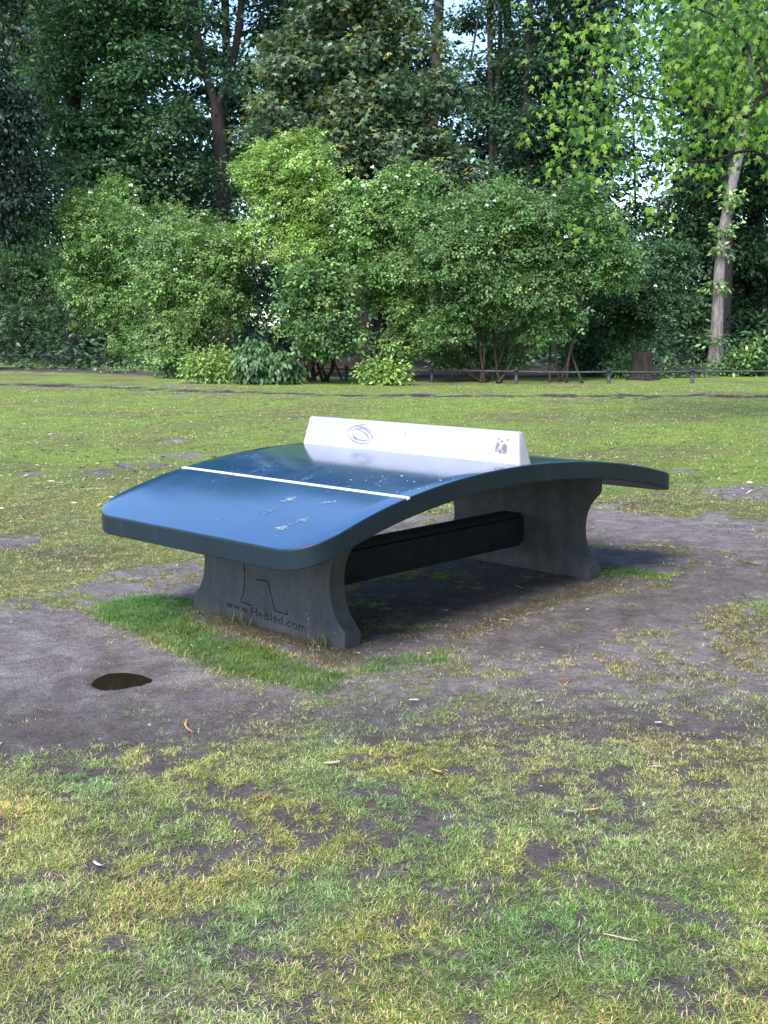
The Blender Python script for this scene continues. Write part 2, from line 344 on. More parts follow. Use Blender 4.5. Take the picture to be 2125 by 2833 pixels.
# ground sheet: grid in polar bands round the viewer's side, fine near, reaching the horizon
def build_ground():
    R = [0.4]
    while R[-1] < 17: R.append(R[-1]+max(.034, R[-1]*.0085))
    while R[-1] < 46: R.append(R[-1]+.25)
    while R[-1] < 1500: R.append(R[-1]*1.07)
    R = np.array(R); NA = 460
    A = np.linspace(-math.radians(33), math.radians(33), NA)
    RR, AA = np.meshgrid(R, A, indexing='ij')
    X = CAM[0]+RR*np.cos(YAW+AA); Y = CAM[1]+RR*np.sin(YAW+AA)
    g, dark_soil_shade, dry, lush, st, dd = cover(X, Y)
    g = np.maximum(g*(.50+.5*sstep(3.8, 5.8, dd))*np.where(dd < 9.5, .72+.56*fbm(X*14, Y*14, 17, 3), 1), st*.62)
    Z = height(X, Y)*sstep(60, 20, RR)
    V = np.stack([X, Y, Z], -1).reshape(-1, 3); C = np.stack([g, dark_soil_shade, dry], -1).reshape(-1, 3)
    n = len(R); i = np.arange(n-1)[:, None]*NA+np.arange(NA-1)[None, :]
    F = np.stack([i, i+NA, i+NA+1, i+1], -1).reshape(-1, 4)
    # coarse fan for the rest of the circle, sharing the same sheet
    A2 = np.linspace(math.radians(33), math.radians(327), 60); R2 = np.array([.4, 2, 5, 12, 30, 100, 1500])
    RR2, AA2 = np.meshgrid(R2, A2, indexing='ij'); X2 = CAM[0]+RR2*np.cos(YAW+AA2); Y2 = CAM[1]+RR2*np.sin(YAW+AA2)
    V2 = np.stack([X2, Y2, X2*0-.002], -1).reshape(-1, 3); b = len(V); i = b+np.arange(6)[:, None]*60+np.arange(59)[None, :]
    F2 = np.stack([i, i+60, i+61, i+1], -1).reshape(-1, 4)
    C2 = np.tile([.9, .2, .3], (len(V2), 1))
    # disc under the viewer
    k = 48; t = np.linspace(0, 2*np.pi, k, endpoint=False)
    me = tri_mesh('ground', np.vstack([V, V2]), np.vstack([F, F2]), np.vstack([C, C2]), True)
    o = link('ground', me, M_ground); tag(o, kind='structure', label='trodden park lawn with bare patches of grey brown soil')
    return o
build_ground()

# ------------------------------------------------------------------ leaves and blades
def unit(v): return v/(np.linalg.norm(v, axis=-1, keepdims=True)+1e-9)
def scatter(name, Pp, Nn, Tt, S, C, tv, tf, mat, parent=None):
    X = unit(Tt); Z = unit(Nn-np.sum(Nn*X, -1, keepdims=True)*X); Y = np.cross(Z, X)
    tv = np.asarray(tv, float); k = len(tv)
    V = Pp[:, None, :]+S[:, None, None]*(tv[None, :, 0, None]*X[:, None]+tv[None, :, 1, None]*Y[:, None]+tv[None, :, 2, None]*Z[:, None])
    F = (np.arange(len(Pp))[:, None, None]*k+np.asarray(tf)[None]).reshape(-1, len(tf[0]))
    Cc = np.repeat(C, k, axis=0)
    if parent is not None: V = V-np.array(parent.location)
    me = tri_mesh(name, V.reshape(-1, 3), F, Cc)
    o = bpy.data.objects.new(name, me); COL.objects.link(o); me.materials.append(mat)
    if parent is not None: o.parent = parent
    return o
# templates, x along the leaf
LEAF = ([(0, 0, 0), (.45, .26, .05), (1, 0, -.08), (.45, -.26, .05)], [(0, 2, 1), (0, 3, 2)])
def compound(nl=5, w=.13, l=.42):
    V = []; F = []
    spots = [(1., 0)]+[(.25+.33*i, s) for i in range((nl-1)//2) for s in (-1, 1)]
    for x, s in spots:
        a = s*1.05; bx, by = (x-.38 if s == 0 else x), 0; b = len(V)
        dx, dy = math.cos(a), math.sin(a); nx, ny = -dy, dx
        for t, q, z in ((0, 0, 0), (.45, w, .03), (1, 0, -.09), (.45, -w, .03)):
            V.append((bx+dx*l*t+nx*q, by+dy*l*t+ny*q, z))
        F += [(b, b+2, b+1), (b, b+3, b+2)]
    return V, F
ELDER = compound(3, .15, .5)
def starleaf(full=True):
    if full:
        ang = [-150, -105, -80, -52, -35, -22, 0, 22, 35, 52, 80, 105, 150]; r = [.28, .5, .3, .82, .42, .5, 1, .5, .42, .82, .3, .5, .28]
    else:
        ang = [-140, -60, -30, 0, 30, 60, 140]; r = [.35, .85, .38, 1, .38, .85, .35]
    V = [(0.25, 0, 0.03)]+[(.25+.62*q*math.cos(math.radians(a)), .62*q*math.sin(math.radians(a)), -.10*q*q) for a, q in zip(ang, r)]
    F = [(0, i, i+1) for i in range(1, len(ang))]+[(0, len(ang), 1)]
    return V, F
STAR = starleaf(True); STAR2 = starleaf(False)

def crown(name, ells, n, parent, size, cols, tmpl=LEAF, mat=None, per=14, lump=.35, flat=.5, droop=.35, upb=.7, depthbias=.35, shell=.5, bright=.30, sub=0):
    """leaf clumps through ellipsoids (centre, radii); cols = list of base colours"""
    r = RNG
    if sub:
        ne = []
        for c0, R0 in ells:
            for i in range(sub):
                dv = unit(r.normal(size=3)); 
                if dv @ (-fw) < -.3: dv = -dv
                f_ = r.uniform(.24, .44); ne.append((c0+dv*R0*r.uniform(.55, .95), np.array([R0.mean()*f_*1.1, R0.mean()*f_*1.1, R0.mean()*f_*.8])))
            ne.append((c0, R0*.6))
        ells = ne
    area = np.array([(e[1][0]*e[1][2]+e[1][1]*e[1][2]+e[1][0]*e[1][1]) for e in ells]); pr = area/area.sum()
    nl = max(4, int(n/per)); k = r.choice(len(ells), nl*2, p=pr)
    c = np.array([e[0] for e in ells])[k]; R = np.array([e[1] for e in ells])[k]
    d = unit(r.normal(size=(nl*2, 3))); rad = shell+(1.06-shell)*r.random(nl*2)**.6
    q = d*R*rad[:, None]
    view = (d @ (-fw)); keep = (view > -.15) | (r.random(nl*2) < depthbias)
    idx = np.nonzero(keep)[0][:nl]; L = (c+q)[idx]; dl = unit(d[idx]*np.array([1, 1, 1])); m = len(idx)
    lr = lump*(.55+.9*r.random(m)); lb = 1+bright*r.normal(size=m); lb = np.clip(lb, .5, 1.6)
    ck = r.choice(len(cols), m); cb = np.array(cols)[ck]*lb[:, None]
    li = r.integers(0, m, n)
    off = r.normal(size=(n, 3))*.6; off[:, 2] *= flat
    Pp = L[li]+off*lr[li][:, None]
    Nn = unit(dl[li]*.55+np.array([0, 0, upb])+r.normal(size=(n, 3))*.45)
    T = unit(off*np.array([1, 1, .4])+dl[li]*.5+r.normal(size=(n, 3))*.3); T[:, 2] -= droop
    ok = Pp[:, 2] > .03
    S = size*(.65+.7*r.random(n))
    C = cb[li]*(1+.18*r.normal(size=(n, 1))).clip(.5, 1.6)*(1+.06*r.normal(size=(n, 3)))
    o = scatter(name, Pp[ok], Nn[ok], T[ok], S[ok], np.clip(C[ok], .004, .8), tmpl[0], tmpl[1], mat or M_leaf, parent)
    o['kind'] = 'stuff'; return o

def tube(name, pts, rad, mat, parent, seg=12, rough=.06, flare=0):
    pts = [np.array(p, float) for p in pts]
    # resample by Catmull-Rom
    Q = []; Rr = []
    for i in range(len(pts)-1):
        p0 = pts[max(i-1, 0)]; p1 = pts[i]; p2 = pts[i+1]; p3 = pts[min(i+2, len(pts)-1)]
        ns = max(3, int(np.linalg.norm(p2-p1)/.35)) if seg > 8 else 4
        ns = min(ns, 14)
        for j in range(ns):
            t = j/ns
            Q.append(.5*((2*p1)+(-p0+p2)*t+(2*p0-5*p1+4*p2-p3)*t*t+(-p0+3*p1-3*p2+p3)*t**3)); Rr.append(rad[i]*(1-t)+rad[i+1]*t)
    Q.append(pts[-1]); Rr.append(rad[-1])
    V = []; n = len(Q); ph = random.random()*9
    for i, q in enumerate(Q):
        d = unit(Q[min(i+1, n-1)]-Q[max(i-1, 0)]); a = unit(np.cross(d, [.3, .9, .1])); b = np.cross(d, a)
        for s in range(seg):
            t = 2*math.pi*s/seg
            k = Rr[i]*(1+rough*(math.sin(t*3+i*.5+ph)+.7*math.sin(t*5-i*.37+ph*2)+random.uniform(-.5, .5)))
            if flare and i < 4: k *= 1+flare*(1-i/4)**2*(1+.4*math.sin(t*4+ph))
            V.append(q+a*math.cos(t)*k+b*math.sin(t)*k)
    F = [(i*seg+s, i*seg+(s+1) % seg, (i+1)*seg+(s+1) % seg, (i+1)*seg+s) for i in range(n-1) for s in range(seg)]
    V = np.array(V)
    if parent is not None: V = V-np.array(parent.location)
    me = tri_mesh(name, V, F, None, True)
    o = bpy.data.objects.new(name, me); COL.objects.link(o); me.materials.append(mat)
    if parent is not None: o.parent = parent
    return o

# ------------------------------------------------------------------ the table
H, S2, S4, TA, TB, LL, WW, TH = .7175, .1713, .0283, -.0145, .012, 1.3857, .7625, .0872
def topz(u): q = u/1.37; return H-S2*q*q-S4*q**4+TA*u+TB*u**3
table = empty('table_tennis_table', (0, 0, 0), 'outdoor ping pong table with curved blue top and grey concrete legs', 'table tennis table')
def slab():
    bm = bmesh.new(); RC = .19; n1 = 14; n2 = 44; mt = 18
    def perim_grid(ins):
        L = LL-ins; W = WW-ins; r = RC-ins
        us = [-L+r-r*math.cos(math.pi/2*i/n1) for i in range(n1+1)]
        us += [(-L+r)+(2*L-2*r)*i/n2 for i in range(1, n2)]
        us += [L-r+r*math.sin(math.pi/2*i/n1) for i in range(0, n1+1)]
        def hw(u):
            e = abs(u)-(L-r)
            return W if e <= 0 else W-r+math.sqrt(max(r*r-e*e, 0))
        return [[(u, hw(u)*(2*j/mt-1)) for j in range(mt+1)] for u in us]
    def ring(g):
        n = len(g); m = len(g[0])
        return [g[0][j] for j in range(m)]+[g[i][m-1] for i in range(1, n)]+[g[n-1][j] for j in range(m-2, -1, -1)]+[g[i][0] for i in range(n-2, 0, -1)]
    B = .007
    specs = [(B, 0), (B*.5, -B*.13), (B*.13, -B*.5), (0, -B), (0, -B*1.35), (0, -TH+B*1.2), (0, -TH+B*.8), (B*.3, -TH+B*.2), (B, -TH)]
    # cap grids
    caps = []
    for ins, dz in (specs[0], specs[-1]):
        g = perim_grid(ins); caps.append((g, [[bm.verts.new((u, v, topz(u)+dz)) for u, v in row] for row in g]))
    def rv(c):
        g = c; n = len(g); m = len(g[0])
        return [g[0][j] for j in range(m)]+[g[i][m-1] for i in range(1, n)]+[g[n-1][j] for j in range(m-2, -1, -1)]+[g[i][0] for i in range(n-2, 0, -1)]
    rings = [rv(caps[0][1])]
    for ins, dz in specs[1:-1]:
        rings.append([bm.verts.new((u, v, topz(u)+dz)) for u, v in ring(perim_grid(ins))])
    rings.append(rv(caps[1][1]))
    for c, fl in ((caps[0][1], 0), (caps[1][1], 1)):
        for i in range(len(c)-1):
            for j in range(mt): f = bm.faces.new((c[i][j], c[i+1][j], c[i+1][j+1], c[i][j+1])); f.material_index = fl
    k = len(rings[0])
    for a in range(len(rings)-1):
        for i in range(k):
            f = bm.faces.new((rings[a][i], rings[a][(i+1) % k], rings[a+1][(i+1) % k], rings[a+1][i])); f.material_index = 0 if a < 1 else 1
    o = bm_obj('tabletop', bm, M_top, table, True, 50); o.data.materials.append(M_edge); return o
slab()
# white line
bm = bmesh.new(); LU, LW = -.8268, .0092; v0 = None; prev = None
secs = [(-WW-.0015, -1), (-WW+.004, 0), (0, 0), (WW-.004, 0), (WW+.0015, -1)]
for v, e in secs:
    row = [bm.verts.new((u, v, topz(u)+(.0022 if e == 0 else -.006)+(-.0022 if k else 0))) for u, k in ((LU-LW, 1), (LU-LW+.0008, 0), (LU+LW-.0008, 0), (LU+LW, 1))]
    if prev:
        for i in range(3): bm.faces.new((prev[i], prev[i+1], row[i+1], row[i]))
    prev = row
bm_obj('line', bm, M_line, table, False)
# net
def net():
    bm = bmesh.new(); nb, ntp, nh, nw, vt = .0469, .019, .147, .7338, .028; z0 = topz(0)
    st = []
    for i in range(25):
        t = -1+2*i/24
        st.append(t)
    lo = [[bm.verts.new((s*nb, t*nw, z0-.003)) for t in (-1, 1)] for s in (-1, 1)]
    hi = [[bm.verts.new((s*ntp, t*(nw-vt), z0+nh)) for t in (-1, 1)] for s in (-1, 1)]
    bm.faces.new((lo[0][0], lo[0][1], hi[0][1], hi[0][0])); bm.faces.new((lo[1][0], lo[1][1], hi[1][1], hi[1][0]))
    bm.faces.new((hi[0][0], hi[0][1], hi[1][1], hi[1][0])); bm.faces.new((lo[0][0], lo[0][1], lo[1][1], lo[1][0]))
    bm.faces.new((lo[0][0], hi[0][0], hi[1][0], lo[1][0])); bm.faces.new((lo[0][1], hi[0][1], hi[1][1], lo[1][1]))
    bmesh.ops.recalc_face_normals(bm, faces=bm.faces)
    es = [e for e in bm.edges if max(v.co.z for v in e.verts) > z0+.05]
    bmesh.ops.bevel(bm, geom=es, offset=.011, segments=4, profile=.5, affect='EDGES')
    return bm_obj('net', bm, M_white, table, True, 40)
NET = net()
M_smudge = simple_mat('grey_scuff', (.19, .17, .22), (.34, .32, .38), 60, .6)
M_stick = simple_mat('sticker_residue', (.13, .10, .15), (.30, .26, .33), 90, .7)
def on_net(a, b, off=.0009):
    """a metres along the net from its left end, b metres up its sloping camera-side face"""
    nb, ntp, nh = .0469, .019, .147; z0 = topz(0); t = b/nh
    return Vector((-(nb+(ntp-nb)*t)-off, .7338-a, z0+nh*t))
def ribbon(bm, pts, ws, f, off=0):
    prev = None
    for i, (x, y) in enumerate(pts):
        a = pts[max(i-1, 0)]; b = pts[min(i+1, len(pts)-1)]; dx, dy = b[0]-a[0], b[1]-a[1]; l = math.hypot(dx, dy)+1e-9
        nx, ny = -dy/l, dx/l; w_ = ws[i] if hasattr(ws, '__len__') else ws
        r = (bm.verts.new(f(x+nx*w_, y+ny*w_)), bm.verts.new(f(x-nx*w_, y-ny*w_)))
        if prev: bm.faces.new((prev[0], prev[1], r[1], r[0]))
        prev = r
def curve_pts(ctrl, n=8):
    out = []
    for i in range(len(ctrl)-1):
        p0 = ctrl[max(i-1, 0)]; p1 = ctrl[i]; p2 = ctrl[i+1]; p3 = ctrl[min(i+2, len(ctrl)-1)]
        for j in range(n):
            t = j/n; out.append(tuple(.5*((2*p1[k])+(-p0[k]+p2[k])*t+(2*p0[k]-5*p1[k]+4*p2[k]-p3[k])*t*t+(-p0[k]+3*p1[k]-3*p2[k]+p3[k])*t**3) for k in (0, 1)))
    out.append(ctrl[-1]); return out
bm = bmesh.new()
SW = [[(.33, .075), (.36, .105), (.42, .122), (.47, .128)], [(.33, .075), (.37, .045), (.43, .03), (.50, .032)], [(.36, .09), (.41, .105), (.46, .102), (.51, .075), (.515, .052)],
      [(.38, .10), (.44, .092), (.49, .065), (.50, .045)], [(.36, .062), (.40, .05), (.46, .045), (.49, .05)], [(.40, .115), (.46, .11), (.51, .09)], [(.37, .08), (.39, .06), (.42, .05)]]
for c in SW:
    q = curve_pts(c); ribbon(bm, q, [0.0036*math.sin(math.pi*min(max(i/(len(q)-1), .04), .96))+.0006*random.random() for i in range(len(q))], on_net)
for k in range(26):
    a, b = random.uniform(.32, .53), random.uniform(.02, .13); ribbon(bm, [(a, b), (a+random.uniform(.004, .012), b+random.uniform(-.006, .006))], .0007, on_net)
for k in range(8):
    a = .74+random.uniform(-.006, .006); b = random.uniform(.06, .12); ribbon(bm, [(a, b), (a+.002, b+.009)], .0008, on_net)
o = bm_obj('scuff_marks', bm, M_smudge, None, False); o.parent = NET; o['kind'] = 'stuff'
bm = bmesh.new()
def on_net2(a, b): return on_net(a, b, .0012)
SP = [[(1.318, .05), (1.32, .085), (1.332, .098), (1.343, .082), (1.332, .072), (1.328, .05)], [(1.335, .052), (1.338, .068), (1.352, .062), (1.362, .046), (1.35, .043)],
      [(1.352, .066), (1.358, .084), (1.372, .092), (1.384, .08), (1.387, .055), (1.38, .045), (1.366, .047)], [(1.325, .107), (1.332, .118), (1.337, .108)], [(1.35, .1), (1.36, .107), (1.356, .096)],
      [(1.375, .11), (1.385, .116), (1.39, .1)], [(1.341, .1), (1.347, .09), (1.351, .104)]]
for c in SP: bm.faces.new([bm.verts.new(on_net2(a, b)) for a, b in c])
bmesh.ops.triangulate(bm, faces=bm.faces)
o = bm_obj('torn_sticker', bm, M_stick, None, False); o.parent = NET

# legs
HALF = [(.522, -.09), (.523, .066), (.505, .085), (.470, .122), (.447, .165), (.435, .21), (.431, .255), (.433, .30), (.443, .345), (.462, .388), (.490, .425), (.518, .452), (.524, .47)]
def leg(sgn):
    bm = bmesh.new(); ua, ub = (-.9634, -.8695) if sgn < 0 else (.8695, .9634)
    def outline(u):
        zt = topz(u)-TH+.003
        r = [(-v, z) for v, z in HALF]+[(-.524, zt)]
        l = [(.524, zt)]+[(v, z) for v, z in reversed(HALF)]
        return [bm.verts.new((u, v, z)) for v, z in r+l]
    a = outline(ua); b = outline(ub); n = len(a)
    fa = bm.faces.new(a); fb = bm.faces.new(list(reversed(b)))
    for i in range(n): bm.faces.new((a[i], b[i], b[(i+1) % n], a[(i+1) % n]))
    bmesh.ops.recalc_face_normals(bm, faces=bm.faces)
    es = [e for e in fa.edges if all(v.co.z < .5 and v.co.z > -.08 for v in e.verts)]+[e for e in fb.edges if all(v.co.z < .5 and v.co.z > -.08 for v in e.verts)]
    bmesh.ops.bevel(bm, geom=es, offset=.007, segments=3, profile=.5, affect='EDGES')
    return bm_obj('leg', bm, M_conc, table, True, 25)
leg_near = leg(-1); leg(1)
# engraved lettering and grooves cut into the near leg
def cutters():
    out = []
    cu = bpy.data.curves.new('letters', 'FONT'); cu.body = 'www.HeBlad.com'; cu.size = .056; cu.extrude = .016; cu.align_x = 'LEFT'; cu.space_character = 1.07; cu.resolution_u = 3
    to = bpy.data.objects.new('letters', cu); COL.objects.link(to)
    # text x -> -Y world, text y -> Z, text z -> -X
    to.matrix_world = Matrix(((0, 0, -1, -.9634), (-1, 0, 0, .275), (0, 1, 0, .050), (0, 0, 0, 1))) @ Matrix.Rotation(math.radians(-2.2), 4, 'Z')
    bpy.context.view_layer.update()
    dg = bpy.context.evaluated_depsgraph_get(); me = bpy.data.meshes.new_from_object(to.evaluated_get(dg))
    width = max(v.co.x for v in me.vertices); k = .555/width
    me.transform(to.matrix_world @ Matrix.Diagonal((k, 1, 1, 1)))
    bpy.data.objects.remove(to); out.append(me)
    return out
def groove_mesh():
    bm = bmesh.new()
    lines = [([(.135, .40), (.134, .30), (.129, .21), (.143, .14), (.165, .095)], .0032), ([(.165, .093), (.12, .091), (.081, .090)], .0022),
             ([(.045, .216), (-.02, .219), (-.034, .212), (-.045, .18), (-.078, .092)], .0032), ([(-.078, .091), (-.13, .089), (-.168, .089)], .0022), ([(-.163, .091), (-.150, .113)], .003)]
    for c, hw in lines:
        q = curve_pts(c, 5); prev = None
        for i, (v, z) in enumerate(q):
            a = q[max(i-1, 0)]; b = q[min(i+1, len(q)-1)]; dx, dy = b[0]-a[0], b[1]-a[1]; l = math.hypot(dx, dy)+1e-9; nx, ny = -dy/l*hw, dx/l*hw
            r = [bm.verts.new((-.9634+s, v+k*nx, z+k*ny)) for s, k in ((-.006, 1), (.015, 1), (.015, -1), (-.006, -1))]
            if prev:
                for j in range(4): bm.faces.new((prev[j], prev[(j+1) % 4], r[(j+1) % 4], r[j]))
            else: bm.faces.new(r)
            prev = r
        bm.faces.new(list(reversed(prev)))
    bmesh.ops.recalc_face_normals(bm, faces=bm.faces); me = bpy.data.meshes.new('g'); bm.to_mesh(me); bm.free(); return me
try:
    mods = []; tmp = []
    for me in cutters()+[groove_mesh()]:
        c = bpy.data.objects.new('cut', me); COL.objects.link(c); tmp.append(c)
        md = leg_near.modifiers.new('b', 'BOOLEAN'); md.operation = 'DIFFERENCE'; md.object = c; md.solver = 'EXACT'; md.use_self = True
    bpy.context.view_layer.update()
    dg = bpy.context.evaluated_depsgraph_get(); nm = bpy.data.meshes.new_from_object(leg_near.evaluated_get(dg))
    print('boolean verts', len(leg_near.data.vertices), '->', len(nm.vertices))
    leg_near.modifiers.clear()
    if len(nm.vertices) > len(leg_near.data.vertices): leg_near.data = nm
    for c in tmp: bpy.data.objects.remove(c)
    for p_ in leg_near.data.polygons:
        if abs(p_.normal.x) > .5 or p_.area < .0008: p_.use_smooth = False
except Exception as ex:
    print('engrave failed', ex)
# beam
bm = bmesh.new(); bmesh.ops.create_cube(bm, size=1)
for v in bm.verts: v.co = Vector((v.co.x*1.742, v.co.y*.16, .22+v.co.z*.184))
bmesh.ops.bevel(bm, geom=[e for e in bm.edges if abs(e.verts[0].co.x-e.verts[1].co.x) > 1], offset=.022, segments=2, affect='EDGES')
bm_obj('crossbeam', bm, simple_mat('shaded_concrete_beam', (.018, .021, .028), (.034, .037, .046), 9, .7, .2, .3), table, True, 20)  # concrete beam, under-table shade put into its darker colour
# bird droppings and chips
M_drop = simple_mat('bird_dropping', (.6, .6, .58), (.85, .85, .82), 60, .8)
def splat(bm, c, e1, e2, r):
    k = 7; ph = random.random()*6
    bm.faces.new([bm.verts.new(c+e1*(r*(1+.45*math.sin(ph+i*2.3))*math.cos(2*math.pi*i/k))+e2*(r*(1+.45*math.sin(ph+i*2.3))*math.sin(2*math.pi*i/k))) for i in range(k)])
bm = bmesh.new()
for a, b, r in ((950, 610, 1.5), (1015, 600, 2.5), (1050, 632, 2), (1085, 650, 4.5), (1100, 662, 4), (1118, 640, 2.2), (1045, 665, 2), (1080, 685, 3), (1105, 700, 6), (1108, 725, 5), (1135, 650, 2), (1140, 688, 2.2), (1105, 760, 2.5), (1103, 745, 3), (685, 495, 2.5), (900, 625, 4), (1105, 822, 3)):
    px, py = 520+a*.3014, 1500+b*.3014; d = ray(px, py); t = (-.9642-CAM[0])/d[0]; q = CAM+t*d
    if q[2] > .01: splat(bm, Vector(q), Vector((0, 1, 0)), Vector((0, 0, 1)), r*.00042)
bm_obj('bird_dropping', bm, M_drop, leg_near, False)['kind'] = 'stuff'
def ray_top(px, py, off=.0012):
    d = ray(px, py); t0 = 3.5
    for i in range(60):
        q = CAM+d*t0; e = q[2]-(topz(q[0])+off); t0 += e/(-d[2])*.8
    return CAM+d*t0
bm = bmesh.new()
sp = [(.1, 0)]*0
for a, b, r in ((365, 462, 5), (440, 466, 4), (395, 485, 3), (370, 505, 8), (345, 520, 4), (470, 508, 7), (580, 480, 8), (620, 482, 4), (710, 478, 12), (750, 512, 6), (795, 518, 10), (560, 545, 7), (825, 563, 8), (872, 573, 8), (680, 586, 5), (765, 578, 6), (970, 508, 10), (1020, 515, 6), (955, 542, 9), (960, 470, 5), (605, 430, 5), (230, 452, 6), (262, 650, 5), (213, 582, 4), (880, 553, 5), (1060, 500, 6), (720, 560, 4), (40, 578, 3), (900, 480, 4)):
    q = ray_top(820+a*.41, 1120+b*.41)
    if abs(q[1]) < .74 and abs(q[0]) < 1.3: a_ = random.uniform(-.9, .2); splat(bm, Vector(q), Vector((math.cos(a_)*.4, math.sin(a_)*.4, -2*S2*q[0]/1.37**2*math.cos(a_)*.4+.0)), Vector((-math.sin(a_), math.cos(a_), 2*S2*q[0]/1.37**2*math.sin(a_))), r*.0009)
bm_obj('dust_fleck', bm, M_drop, table, False)['kind'] = 'stuff'
# chalky palm smears on the near end
M_chalk = simple_mat('chalk_smear', (.26, .34, .47), (.42, .50, .62), 120, .7, detail=8)
bm = bmesh.new()
for cx, cy, w_, h_, ang, n in ((745, 1413, 40, 12, .35, 26), (802, 1380, 26, 8, .15, 16), (780, 1460, 24, 9, .2, 16), (836, 1439, 20, 9, .3, 14), (845, 1325, 50, 6, .15, 8), (1060, 1330, 34, 12, .2, 14), (700, 1262, 40, 6, .1, 9), (910, 1390, 30, 5, .1, 5), (740, 1290, 90, 22, .15, 14), (640, 1310, 60, 25, .2, 9)):
    for i in range(int(n*2.2)):
        x = cx+random.gauss(0, w_*.38); y = cy+random.gauss(0, h_*.38)-(x-cx)*ang; l = random.uniform(3, 12); pts = [(x-l/2, y+l*ang/2), (x, y+random.uniform(-.4, .4)), (x+l/2, y-l*ang/2)]
        q = [ray_top(*p_, .001) for p_ in pts]; w2 = random.uniform(.002, .006)*(1.3 if cy > 1350 else .6)
        prev = None
        for j, qq in enumerate(q):
            ww_ = w2*(1 if j == 1 else .3); r = (bm.verts.new(Vector(qq)+Vector((ww_, 0, -2*S2*qq[0]/1.37**2*ww_+.0003))), bm.verts.new(Vector(qq)-Vector((ww_, 0, -2*S2*qq[0]/1.37**2*ww_-.0003))))
            if prev: bm.faces.new((prev[0], prev[1], r[1], r[0]))
            prev = r
bm_obj('chalk_smear', bm, M_chalk, table, False)['kind'] = 'stuff'

# ------------------------------------------------------------------ puddle
m, nt, b = nodes('puddle_water'); b.inputs['Base Color'].default_value = (.020, .014, .010, 1); b.inputs['Roughness'].default_value = .03; b.inputs['IOR'].default_value = 1.33
bm = bmesh.new(); bm.faces.new([bm.verts.new((PUD[0]+.2*math.cos(t), PUD[1]+.2*math.sin(t), -.012)) for t in [2*math.pi*i/32 for i in range(32)]])
o = bm_obj('puddle', bm, m, None, False); tag(o, 'small round brown puddle in the bare soil left of the table', kind='structure')

# ------------------------------------------------------------------ grass
def grass_band(d0, d1, dens, per, blen, bwid, segs, seed, wide=.42):
    r = np.random.default_rng(seed)
    area = (d1**2-d0**2)*wide; nt_ = int(area*dens/per)
    dd = np.sqrt(r.random(nt_)*(d1*d1-d0*d0)+d0*d0); lat = (r.random(nt_)*2-1)*wide*dd
    ff = unit(np.array([fw[0], fw[1]])); rr = unit(np.array([rt[0], rt[1]]))
    x = CAM[0]+ff[0]*dd+rr[0]*lat; y = CAM[1]+ff[1]*dd+rr[1]*lat
    g, dark_soil_shade, dry, lush, st, _ = cover(x, y)
    big = fbm(x*1.3, y*1.3, 64, 3)
    fine = .5*vnoise(x*38, y*38, 61)+.5*vnoise(x*17, y*17, 62) if d0 < 9 else .5
    keep = r.random(nt_) < np.clip(g*1.05, 0.0, 1)*(.7+.3*lush)*np.clip(.30+1.7*sstep(.25, .68, fine)+.6*lush, 0, 1.25)
    keep |= (r.random(nt_) < .45*st)
    blk = (np.abs(np.abs(x)-.9164) < .055) & (np.abs(y) < .53); keep &= ~blk
    keep &= np.hypot(x-PUD[0], y-PUD[1]) > .2
    x, y, g, dry, lush, st = [a[keep] for a in (x, y, g, dry, lush, st)]
    z = height(x, y)
    n = len(x)*per
    X, Y, Z, D, Lh, St = [np.repeat(a, per) for a in (x, y, z, dry, lush, st)]
    az = r.random(n)*2*np.pi; off = r.random(n)*.009*(1+d0*.25)
    X = X+np.cos(az)*off; Y = Y+np.sin(az)*off
    az2 = az+r.normal(size=n)*.8
    lean = np.clip(np.abs(r.normal(size=n))*.4+.8, .1, 1.55)*(1-.35*Lh); lean = np.where(r.random(n) < St*.8, 1.45, lean)
    ln = blen*(.45+.9*r.random(n))*(1+.22*Lh)*(1-.2*D); wd = bwid*(.6+.8*r.random(n))
    base = np.stack([X, Y, Z-.002], -1); dr = np.stack([np.cos(az2), np.sin(az2), np.zeros(n)], -1); sd_ = np.stack([-np.sin(az2), np.cos(az2), np.zeros(n)], -1)
    upv = np.array([0, 0, 1.])
    def at(t):
        a = lean*(.35+.75*t); return base+dr*(ln*t*np.sin(a))[:, None]+upv*(ln*t*np.cos(a).clip(-.05, 1))[:, None]
    green = np.array([.15, .25, .07]); bright = np.array([.28, .41, .11]); yel = np.array([.44, .43, .16]); straw = np.array([.64, .52, .35]); blue = np.array([.07, .20, .07])
    u = r.random(n); D2 = np.clip(D*.9+(big[keep].repeat(per)-.5)*.6, 0, 1)
    C = green[None]*np.ones((n, 1))
    C = np.where((u < .45)[:, None], bright, C); C = np.where(((u > .35) & (u < .35+.3*D2+.06))[:, None], yel, C)
    C = np.where((u > 1-(.10+.34*D2+.6*St))[:, None], straw, C); C = np.where(((r.random(n) < .92*Lh))[:, None], (green+blue)*.42+bright*.06, C)
    C = C*(1+np.array([[.25, .05, -.1]])*(vnoise(X*4, Y*4, 73)-.5)[:, None]*2)*(1+.32*r.normal(size=(n, 1))).clip(.25, 1.8)*(.75+.5*vnoise(X*11, Y*11, 71))[:, None]
    if segs == 2:
        p1 = at(.5); V = np.stack([base-sd_*wd[:, None]*.5, base+sd_*wd[:, None]*.5, p1+sd_*wd[:, None]*.42, p1-sd_*wd[:, None]*.42, at(1.)], 1); k = 5; F = np.array([(0, 1, 2), (0, 2, 3), (3, 2, 4)])
    else:
        V = np.stack([base-sd_*wd[:, None]*.5, base+sd_*wd[:, None]*.5, at(1.)], 1); k = 3; F = np.array([(0, 1, 2)])
    FF = (np.arange(n)[:, None, None]*k+F[None]).reshape(-1, 3)
    return V.reshape(-1, 3), FF, np.repeat(C, k, 0)
